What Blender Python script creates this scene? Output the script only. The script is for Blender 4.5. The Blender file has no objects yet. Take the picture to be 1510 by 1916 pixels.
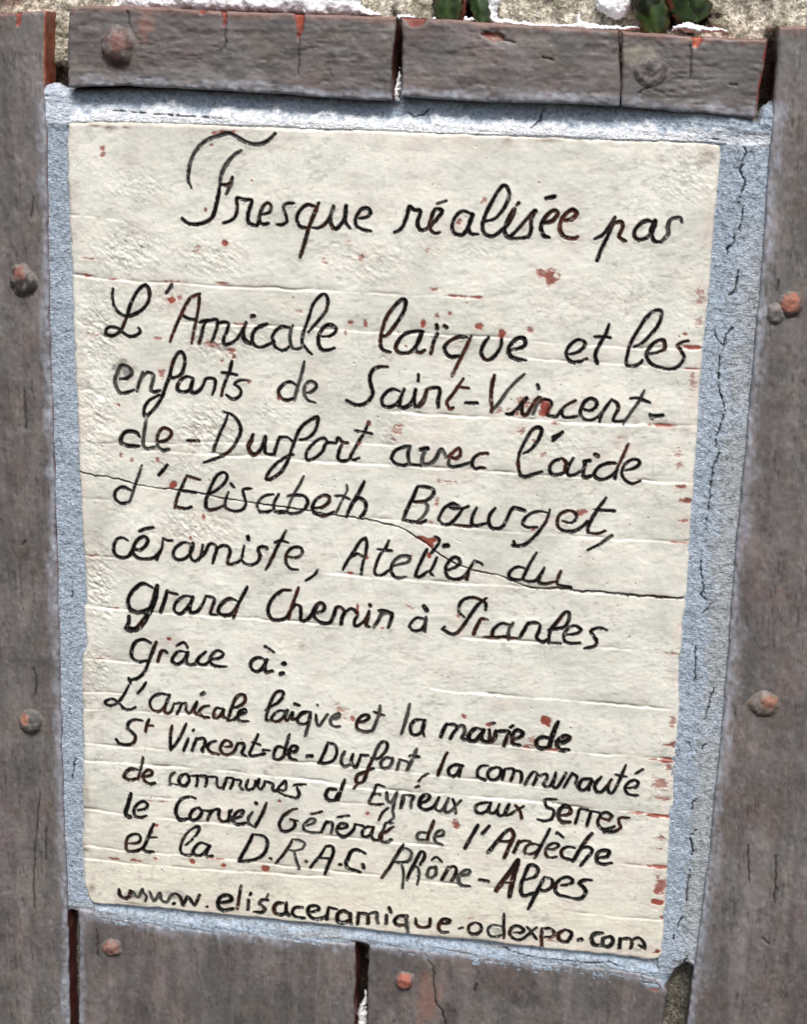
import bpy, math, time
import numpy as np
from mathutils import Matrix, Vector
T0 = time.time()
S = 0.001                                   # the data below are millimetres on the wall plane (x right, z up)
sc = bpy.context.scene

# ------------------------------------------------------------------ camera
cam = bpy.data.cameras.new('camera'); co_ = bpy.data.objects.new('camera', cam); sc.collection.objects.link(co_)
R = Matrix(((0.986969, -0.063119, 0.148013), (0.158998, 0.241204, -0.957361), (0.024726, 0.96842, 0.248097)))
co_.matrix_world = Matrix.Translation(Vector((106.56919509, -689.29990086, 178.62993404)) * S) @ R.to_4x4()
cam.sensor_fit = 'VERTICAL'; cam.sensor_height = 36; cam.lens = 2950 / 1916 * 36
cam.clip_start = 0.01; cam.clip_end = 50
sc.camera = co_
# ------------------------------------------------------------------ sky, sun, exposure
SUN_EL, SUN_AZ = math.radians(54), math.radians(12)     # azimuth measured from straight in front of the wall
w = bpy.data.worlds.new('World'); sc.world = w; w.use_nodes = True
nt = w.node_tree; bg = nt.nodes['Background']
sky = nt.nodes.new('ShaderNodeTexSky'); sky.sky_type = 'NISHITA'; sky.sun_disc = False
sky.sun_elevation = SUN_EL; sky.sun_rotation = math.radians(180) - SUN_AZ
sky.air_density = 1.0; sky.dust_density = 4.0; sky.ozone_density = 1.0
nt.links.new(sky.outputs[0], bg.inputs[0]); bg.inputs[1].default_value = 0.10
sun = bpy.data.lights.new('sun', 'SUN'); sun.energy = 1.5; sun.angle = math.radians(20); sun.color = (1, .99, .965)
so = bpy.data.objects.new('sun', sun); sc.collection.objects.link(so)
d = Vector((math.sin(SUN_AZ) * math.cos(SUN_EL), -math.cos(SUN_AZ) * math.cos(SUN_EL), math.sin(SUN_EL)))
so.rotation_euler = d.to_track_quat('Z', 'Y').to_euler()
sc.view_settings.view_transform = 'Standard'; sc.view_settings.look = 'None'
sc.view_settings.exposure = 0.78; sc.view_settings.gamma = 1
sc.render.engine = 'CYCLES'

# ------------------------------------------------------------------ data: strokes of the handwriting and outlines
DATA_PLAQUE = {"top":[-1559,1690,-1373,1699,-1006,1700,-597,1697,-31,1691,522,1688,972,1685,1260,1684,1309,1677],"left":[-1559,1690,-1569,1523,-1565,1240,-1560,1000,-1559,557,-1553,305,-1549,96,-1544,-211,-1535,-475,-1532,-555,-1549,-578,-1544,-691,-1538,-772,-1558,-815,-1570,-967,-1567,-1161,-1579,-1588,-1589,-1879,-1585,-2041,-1565,-2119,-1534,-2142],"bottom":[-1534,-2142,-1501,-2144,-1182,-2130,-905,-2134,-469,-2132,-253,-2129,67,-2136,435,-2131,747,-2136,1055,-2131,1208,-2139,1263,-2135,1290,-2124],"right":[1309,1677,1310,1607,1307,1497,1301,1342,1301,1117,1300,980,1294,841,1290,701,1293,465,1295,274,1295,104,1294,-19,1297,-167,1299,-292,1297,-368,1290,-444,1295,-520,1292,-577,1287,-610,1292,-726,1304,-829,1304,-907,1304,-1039,1310,-1105,1300,-1172,1309,-1305,1298,-1401,1302,-1578,1304,-1715,1303,-1855,1305,-1995,1306,-2094,1290,-2124]}
DATA_PLANKS = {"A":{"top":[-2684,2158,-1852,2148,-1753,2154,-1644,2160],"left":[-2684,2158,-2857,-3753],"bottom":[-2857,-3753,-1693,-3588],"right":[-1644,2160,-1657,1867,-1662,1473,-1674,800,-1670,300,-1673,-218,-1674,-755,-1677,-1310,-1679,-1741,-1675,-2182,-1680,-2841,-1693,-3588]},"B":{"top":[-1525,2174,-1447,2184,-1110,2184,-1039,2179,-825,2171,-498,2165,-78,2159],"left":[-1525,2174,-1535,2071,-1543,1959,-1544,1839],"bottom":[-1544,1839,-1321,1851,-874,1843,-495,1829,-307,1820,-95,1816],"right":[-78,2159,-83,2096,-91,2031,-96,1944,-95,1816]},"C":{"top":[-58,2159,167,2152,393,2137,638,2130,854,2119],"left":[-58,2159,-52,2010,-56,1831],"bottom":[-56,1831,132,1826,383,1819,653,1821,874,1816],"right":[854,2119,866,1985,874,1900,874,1816]},"D":{"top":[861,2117,1034,2110,1165,2101,1337,2098,1457,2100],"left":[861,2117,873,1986,880,1900,881,1816],"bottom":[881,1816,1076,1801,1252,1793,1431,1780],"right":[1457,2100,1455,2018,1449,1934,1443,1849,1431,1780]},"E":{"top":[1500,2146,1612,2154,2012,2155,2424,2157],"left":[1500,2146,1505,1872,1506,1613,1512,1216,1508,898,1507,479,1498,-3,1501,-450,1498,-1018,1489,-1500,1476,-1831,1457,-2171,1444,-2448,1431,-3143],"bottom":[1431,-3143,2788,-3098],"right":[2424,2157,2788,-3098]},"F":{"top":[-1617,-2178,-1406,-2202,-1183,-2228,-961,-2229,-768,-2219,-468,-2217,-188,-2212],"left":[-1617,-2178,-1623,-2480,-1630,-2838,-1647,-3584],"bottom":[-1647,-3584,-190,-3378],"right":[-188,-2212,-186,-2311,-188,-2657,-190,-3378]},"G":{"top":[-121,-2210,175,-2205,438,-2209,698,-2199,956,-2200,1161,-2202,1277,-2225,1317,-2255],"left":[-121,-2210,-121,-2333,-120,-2649,-118,-3368],"bottom":[-118,-3368,1310,-3166],"right":[1317,-2255,1342,-2298,1341,-2361,1333,-2467,1310,-3166]}}
DATA_MORTAR = [-1699,1855,-1654,1856,-1624,1863,-1595,1853,-1570,1839,-1132,1867,-507,1859,-119,1852,-102,1883,-86,1923,-67,1902,-38,1854,850,1857,1417,1795,1439,1767,1456,1828,1489,1854,1541,1873,1555,1170,1573,238,1549,-507,1532,-1564,1509,-2186,1463,-2180,1424,-2151,1383,-2181,1354,-2251,1321,-2324,1218,-2302,-93,-2282,-121,-2233,-154,-2225,-197,-2224,-255,-2287,-1471,-2277,-1607,-2253,-1623,-2225,-1657,-2217,-1703,-2246,-1735,-1612,-1735,34,-1721,1518]
DATA_RIDGES = [[0.7,[-1736,1281,-1546,1281,-1433,1278,-1271,1260]],[1.0,[-1745,1028,-1554,1017,-1415,1003,-1263,997,-1063,996,-839,993,-593,992,-398,993,-157,991,154,990,366,992,460,989]],[0.8,[-1140,823,-940,823,-790,822,-494,824,-153,820,207,821,420,819,702,806,981,803,1164,807,1481,815]],[0.45,[-1761,572,-1554,577,-1399,578]],[0.45,[-1765,476,-1543,480,-1388,478]],[0.5,[447,735,612,733,869,730,1216,721,1488,730]],[1.0,[-170,467,98,459,339,463,577,464,814,463,931,464,1140,469,1290,470,1507,478]],[0.5,[-1773,232,-1537,233,-1148,253,-640,292,-241,310,4,309]],[0.9,[-1278,215,-1149,217,-944,216,-766,217,-489,216,-339,212,-92,217,348,216,827,214,1086,213,1297,214,1527,221]],[0.7,[-1783,-30,-1544,-33,-1361,-32]],[0.6,[-235,-41,-36,-43,358,-57,722,-60,961,-61,1291,-51,1548,-41]],[0.9,[-1793,-312,-1526,-312,-1367,-312,-1156,-313]],[0.8,[-383,-312,-130,-318,244,-319,515,-312,613,-317,880,-321,1298,-317,1568,-307]],[0.9,[-1802,-570,-1546,-567,-1345,-571,-1160,-573,-897,-569,-585,-563,-277,-568]],[0.8,[253,-577,377,-580,625,-579,918,-573,1112,-581,1292,-587,1588,-568]],[0.5,[-1808,-756,-1496,-739,-1389,-733]],[0.8,[-1811,-844,-1553,-834,-1405,-835,-1163,-832,-846,-825]],[1.0,[85,-838,237,-847,537,-845,859,-846,1080,-848,1299,-856,1609,-834]],[0.7,[-1818,-1016,-1558,-1008,-1435,-1000,-1300,-997]],[0.9,[-1821,-1105,-1533,-1097,-1302,-1088,-1086,-1077,-900,-1072,-688,-1073]],[0.9,[295,-1099,598,-1101,873,-1100,1070,-1098,1217,-1100,1303,-1103,1628,-1083]],[0.8,[-1827,-1286,-1551,-1272,-1332,-1275,-1135,-1271,-901,-1269,-688,-1277,-371,-1272,96,-1278,353,-1284,531,-1286,682,-1290,808,-1289]],[1.0,[-1830,-1372,-1553,-1363,-1307,-1363,-1063,-1357,-794,-1351,-475,-1357,-108,-1380,73,-1376,279,-1370,610,-1368,862,-1376,1086,-1376,1297,-1388,1651,-1379]],[0.5,[-1337,-1530,-1269,-1529,-1173,-1525,-1010,-1521]],[0.5,[-316,-1464,-264,-1462,-107,-1461]],[0.9,[-1840,-1642,-1560,-1629,-1394,-1633,-1243,-1635,-1066,-1638,-903,-1636,-633,-1643,-367,-1644,-103,-1648,158,-1646,417,-1642]],[0.6,[1052,-1643,1152,-1643,1307,-1641,1670,-1616]],[0.8,[-1847,-1841,-1566,-1827,-1399,-1830,-1177,-1828,-1013,-1822,-795,-1822,-579,-1828,-258,-1832,7,-1835,268,-1838,502,-1841,784,-1839,937,-1839]],[0.9,[-1850,-1918,-1567,-1897,-1372,-1897,-1178,-1897,-904,-1889,-579,-1877,-257,-1866]],[0.5,[839,-1920,1068,-1923,1307,-1916,1690,-1878]]]
DATA_CRACK = [-1619,110,-1549,96,-1476,80,-1411,76,-1353,69,-1307,57,-1268,46,-1203,40,-1074,35,-945,26,-894,14,-792,5,-690,-4,-563,-14,-462,-22,-361,-34,-285,-39,-160,-48,-85,-61,-23,-72,27,-94,60,-115,115,-144,146,-172,178,-193,229,-220,271,-235,321,-254,378,-261,452,-270,509,-294,576,-315,625,-319,652,-322,710,-310,783,-315,831,-319,903,-314,1000,-319,1096,-320,1203,-319,1293,-318]
DATA_MCR = [[1.0,[1403,1610,1392,1570,1419,1514,1399,1460,1393,1424]],[0.8,[1419,1423,1412,1378,1407,1318]],[0.9,[1391,1300,1385,1266,1364,1243,1364,1213]],[0.9,[1415,1154,1414,1109,1404,1063,1388,1044]],[1.0,[1411,910,1387,879,1381,832,1364,778,1368,727,1369,657,1390,587,1407,546,1392,493,1378,433]],[0.5,[1331,893,1352,854,1372,832]],[1.0,[1375,420,1375,385]],[1.1,[1395,357,1373,288,1370,228,1367,167,1366,94]],[0.4,[1359,57,1363,8]],[0.9,[1350,-141,1356,-203,1370,-265,1363,-303,1386,-319]],[0.9,[1417,-324,1396,-358,1374,-383]],[1.0,[1355,-549,1361,-608,1361,-672,1361,-714]],[0.8,[1452,-737,1438,-782,1430,-835,1422,-888]],[0.7,[1350,-999,1369,-1032]],[0.7,[1433,-1010,1418,-1038]],[0.8,[1429,-1271,1397,-1301,1391,-1350]],[0.6,[1417,-1443,1399,-1469]],[1.2,[1397,-1483,1408,-1531,1413,-1571]],[1.3,[1409,-1648,1400,-1696,1398,-1738,1401,-1779,1398,-1821]],[0.9,[1393,-1883,1371,-1931,1366,-1965]],[0.7,[1354,-1980,1354,-2017]],[1.2,[1427,-2094,1414,-2129,1424,-2162]],[1.1,[779,-2181,839,-2185,903,-2181,981,-2186,1057,-2168,1096,-2184]],[0.9,[-34,1774,-6,1752,36,1762,58,1783]],[0.7,[550,1795,541,1757,508,1717]],[0.7,[-1388,1747,-1131,1733,-839,1722]],[0.6,[1398,1664,1413,1643,1398,1610]],[0.8,[1238,1697,1293,1692]],[1.0,[-1612,-1367,-1625,-1425,-1635,-1483]],[0.5,[-1600,-456,-1608,-537]],[0.5,[-1638,-1102,-1628,-1143]],[0.6,[540,-2160,631,-2178,697,-2185]]]
DATA_RED = [[-139.6,157.9,1.22,1.47,0.8],[-139.7,155.1,1.22,0.98,0.7],[-84.9,166.5,2.44,0.98,0.9],[-88.5,165.7,1.96,0.98,0.8],[-79.8,166.6,1.96,0.73,0.7],[-83.9,118.3,1.47,1.22,1.0],[-92.6,132.8,0.73,1.22,0.8],[-89.8,160.7,0.73,0.73,0.6],[-95.7,116.0,1.47,0.98,0.6],[-71.6,146.0,0.49,0.49,0.8],[-22.2,114.3,2.44,2.2,0.5],[-37.6,111.9,1.47,1.96,0.4],[-27.6,121.1,1.22,0.98,0.6],[60.7,110.0,4.4,2.93,0.85],[61.9,107.3,1.96,1.96,0.8],[57.6,111.5,2.44,1.22,0.8],[126.3,101.9,2.2,5.38,0.35],[-108.9,91.8,1.96,1.71,1.0],[-105.1,93.4,1.22,2.2,0.6],[-115.4,74.0,1.47,0.73,0.6],[-81.3,70.2,1.71,1.71,0.8],[-79.8,67.4,0.98,1.22,0.9],[-85.3,65.4,0.98,0.98,0.7],[-89.0,72.6,3.91,1.47,0.4],[-49.5,89.3,1.47,0.73,0.5],[-26.0,85.6,1.47,0.98,0.9],[-28.4,80.7,0.73,1.96,0.5],[-19.3,85.4,0.98,1.71,0.8],[6.9,86.6,1.47,2.2,1.0],[12.8,90.4,0.98,0.98,0.6],[18.7,91.4,1.22,0.98,0.8],[31.7,86.6,1.71,1.71,0.9],[41.7,83.7,1.96,1.96,1.0],[54.8,85.8,1.71,1.47,0.7],[-0.7,76.0,0.98,1.22,0.8],[-4.0,81.6,1.22,0.98,0.6],[21.3,99.3,3.91,0.61,0.8],[30.7,99.2,2.93,0.61,0.9],[11.7,101.9,1.96,0.98,0.6],[-113.9,57.8,1.96,2.44,0.6],[-72.8,56.2,1.22,0.98,0.7],[-58.6,49.8,1.22,1.22,0.9],[-16.9,40.3,0.98,1.22,0.9],[-21.2,31.4,0.98,1.96,0.9],[121.0,87.2,1.22,0.73,0.7],[123.6,81.5,4.89,0.98,0.95],[125.2,72.3,3.42,0.44,0.8],[114.0,46.6,5.87,0.78,1.0],[62.2,51.9,2.2,3.42,1.0],[60.9,49.5,1.96,1.96,0.9],[50.0,48.6,1.22,1.47,0.8],[52.7,53.8,2.93,2.44,0.6],[57.8,55.1,1.47,1.47,0.7],[52.0,41.0,2.2,1.96,0.5],[67.3,44.8,1.96,0.98,0.6],[57.7,36.9,0.98,0.98,0.7],[62.3,30.4,1.71,1.22,0.6],[-4.6,37.1,2.93,1.47,0.5],[-5.7,33.5,1.96,0.73,0.5],[-3.4,40.1,1.96,0.73,0.5],[-109.2,6.0,1.96,1.96,1.0],[-116.5,17.5,0.98,1.22,0.7],[-134.3,18.3,0.98,0.98,0.6],[-129.2,16.8,0.98,1.47,0.5],[-91.7,9.4,0.73,0.98,0.7],[-135.1,42.3,0.73,0.73,0.8],[-94.6,-8.5,0.73,1.22,0.8],[15.4,5.5,1.22,1.96,0.6],[19.2,15.2,3.67,1.22,0.35],[79.3,4.4,2.44,1.47,0.8],[82.1,5.6,1.96,1.22,0.8],[12.5,-4.2,1.22,0.98,0.4],[59.6,-4.3,0.98,0.73,0.8],[9.0,-12.0,2.93,1.22,1.0],[12.2,-12.8,3.18,1.47,1.0],[14.2,-12.2,2.2,1.22,1.0],[13.0,-14.6,1.47,1.47,1.0],[12.4,-19.9,0.98,1.47,1.0],[4.2,-20.5,0.98,0.73,0.5],[19.1,-20.2,1.22,0.98,0.6],[-101.1,-19.5,0.73,1.22,0.8],[-16.7,-22.8,1.22,1.22,0.8],[-24.3,-30.8,1.71,0.61,0.9],[-20.8,-48.2,0.98,2.93,0.9],[-8.4,-56.7,0.98,0.73,0.7],[3.6,-45.0,1.71,1.47,0.35],[26.9,-47.7,0.98,0.98,0.6],[-112.2,-70.1,1.22,0.98,1.0],[-62.9,-72.6,0.98,0.73,0.6],[-21.9,-102.6,1.47,1.47,0.7],[31.1,-96.8,1.22,1.22,0.8],[69.7,-95.6,2.69,2.2,1.0],[70.8,-97.9,1.47,1.22,0.9],[43.1,-100.1,1.47,1.22,0.9],[-27.1,-98.7,4.4,2.93,0.3],[-89.4,-106.6,0.73,1.47,0.7],[61.1,-109.7,2.93,0.73,0.8],[72.3,-110.0,4.4,0.73,0.9],[64.7,-106.4,2.93,1.71,0.5],[-57.3,-148.4,0.98,0.98,0.8],[-13.7,-151.4,1.47,1.22,0.9],[29.4,-152.4,1.96,2.2,0.85],[127.6,-91.0,1.47,3.42,0.4],[129.0,-102.4,2.44,1.47,0.9],[126.6,-102.9,2.44,0.73,0.8],[126.2,-110.7,3.91,1.22,0.95],[127.4,-113.7,1.96,2.44,0.6],[120.5,-110.6,2.93,0.61,0.8],[123.7,-121.8,4.4,3.91,0.5],[124.2,-129.6,3.42,1.22,0.6],[123.6,-138.6,6.36,0.98,1.0],[114.9,-138.1,4.89,0.61,0.8],[126.2,-149.2,2.2,1.47,0.6],[127.1,-155.4,2.93,0.73,0.4],[125.7,-164.3,4.89,0.86,1.0],[127.3,-173.3,2.69,4.89,0.7],[126.5,-176.7,2.44,1.96,0.8],[126.4,-182.5,2.93,1.47,1.0],[129.4,-190.6,1.22,0.98,0.8],[128.5,-208.2,1.22,0.98,1.0],[126.6,-209.3,1.47,0.37,0.7],[-120.0,-167.7,1.47,0.98,0.9],[-121.7,-171.3,0.73,1.22,0.8],[-141.4,-188.4,3.91,0.61,0.8],[-131.1,-188.2,3.42,0.86,0.8],[-120.5,-185.7,1.47,1.22,0.7],[-101.3,-185.7,1.71,1.22,0.95],[-85.8,-186.1,1.71,1.47,0.95],[-64.1,-185.8,2.2,1.96,1.0],[122.6,29.9,2.44,2.2,0.4],[124.2,19.6,2.93,1.47,0.8],[126.5,13.4,2.69,1.22,0.9],[126.2,4.1,1.96,0.98,0.6],[121.8,34.2,1.71,1.96,0.35],[124.5,-5.9,3.91,0.49,0.8],[119.1,-31.8,6.36,0.54,0.9],[-147.6,109.0,3.42,0.73,0.7],[-148.5,101.2,2.2,0.61,0.8],[-135.7,100.1,2.93,0.49,0.8],[-108.8,100.2,5.38,0.73,0.5],[-85.2,100.5,3.42,0.61,0.8],[-76.0,82.4,3.42,0.49,0.8],[-149.9,-31.6,2.44,0.49,0.7],[-137.7,-56.8,1.96,0.49,0.8],[-147.2,-83.0,2.44,0.49,0.5],[-148.6,-31.2,1.96,0.49,0.6],[-88.2,-183.7,1.47,0.37,0.5],[-89.0,-182.9,6.11,0.29,0.7],[-149.6,78.8,2.93,0.73,0.35],[-147.2,74.2,2.93,0.73,0.35],[126.1,-58.4,3.91,0.98,0.45],[126.9,93.2,1.47,3.42,0.3],[125.5,65.3,1.47,4.89,0.3],[42.9,49.0,2.93,1.71,0.4],[7.7,118.3,1.96,0.98,0.3],[-157.8,-127.5,1.47,1.22,0.3],[37.8,-200.8,4.89,0.73,0.2],[77.0,-208.4,1.96,0.98,0.3],[64.8,-108.8,4.89,0.49,0.6],[-117.4,-154.8,4.89,0.49,0.4],[11.5,147.0,1.96,0.73,0.4],[31.5,140.9,1.47,1.47,0.5],[20.9,131.4,1.22,1.22,0.7],[-91.0,73.7,2.44,0.98,0.4],[95.8,39.9,1.22,0.73,0.3],[-97.4,114.3,2.2,0.98,0.6]]
DATA_DIRT = [[-136.2,167.2,3.91,1.47,0.8],[-142.3,167.7,4.89,0.73,0.5],[-128.8,167.4,2.44,0.73,0.5],[56.8,167.0,7.33,1.22,0.4],[71.5,168.0,2.93,0.73,0.8],[125.3,162.7,4.89,4.4,0.3],[-143.5,168.9,14.67,1.22,0.25],[-132.2,61.1,2.93,2.2,0.8],[-128.3,59.6,2.44,1.96,0.5],[-134.3,56.8,1.47,2.93,0.5],[40.9,166.5,1.96,1.96,0.3],[-157.9,-128.9,1.47,7.33,0.3],[-155.9,-158.6,2.2,14.67,0.25],[-154.3,-205.1,2.2,3.42,0.4],[-156.6,-184.8,3.42,1.71,0.45],[96.8,101.1,4.89,1.96,0.12],[-104.0,-49.2,1.96,1.47,0.3],[-89.2,34.3,9.78,1.96,0.25],[-46.8,-68.7,1.96,1.96,0.3],[105.6,160.0,2.44,2.44,0.2],[-30.8,-209.1,6.11,0.98,0.4],[38.2,-211.4,14.67,1.22,0.3],[-152.0,-112.9,2.93,2.93,0.3],[-147.0,-20.6,7.33,14.67,0.13],[-146.5,-109.7,9.78,22.0,0.1],[3.7,-97.9,1.96,1.22,0.3],[-132.1,-211.5,7.33,0.73,0.4],[-127.8,-206.9,4.89,2.44,0.3],[0.1,-217.2,1.96,1.96,0.6],[70.7,161.2,9.78,1.96,0.08]]
DATA_ROUGH = [[-143.3,76.1,11.0,17.11,1.0],[-145.6,36.2,9.29,29.34,0.9],[-146.3,-47.0,8.8,22.0,1.1],[-148.6,-87.8,7.33,14.67,0.9],[-128.6,113.1,17.11,12.22,0.8],[-125.6,141.5,17.11,9.78,0.5],[-88.8,112.2,17.11,9.78,0.7],[-89.0,71.3,13.45,7.33,1.0],[-94.3,34.0,17.11,11.0,1.0],[-99.8,-14.8,22.0,8.56,0.9],[-113.9,92.1,22.0,7.33,0.4],[-7.0,35.2,9.78,7.33,0.5],[-15.9,112.7,19.56,9.78,0.5],[118.2,153.7,14.67,14.67,0.5],[-74.1,76.9,14.67,6.11,0.6],[65.4,35.7,22.0,7.33,0.4],[-64.0,43.1,14.67,7.33,0.4],[101.4,101.3,29.34,19.56,0.2],[21.8,118.8,24.45,4.89,0.3],[-71.5,-23.2,14.67,4.89,0.5],[-107.2,15.6,19.56,4.89,0.6]]
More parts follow.
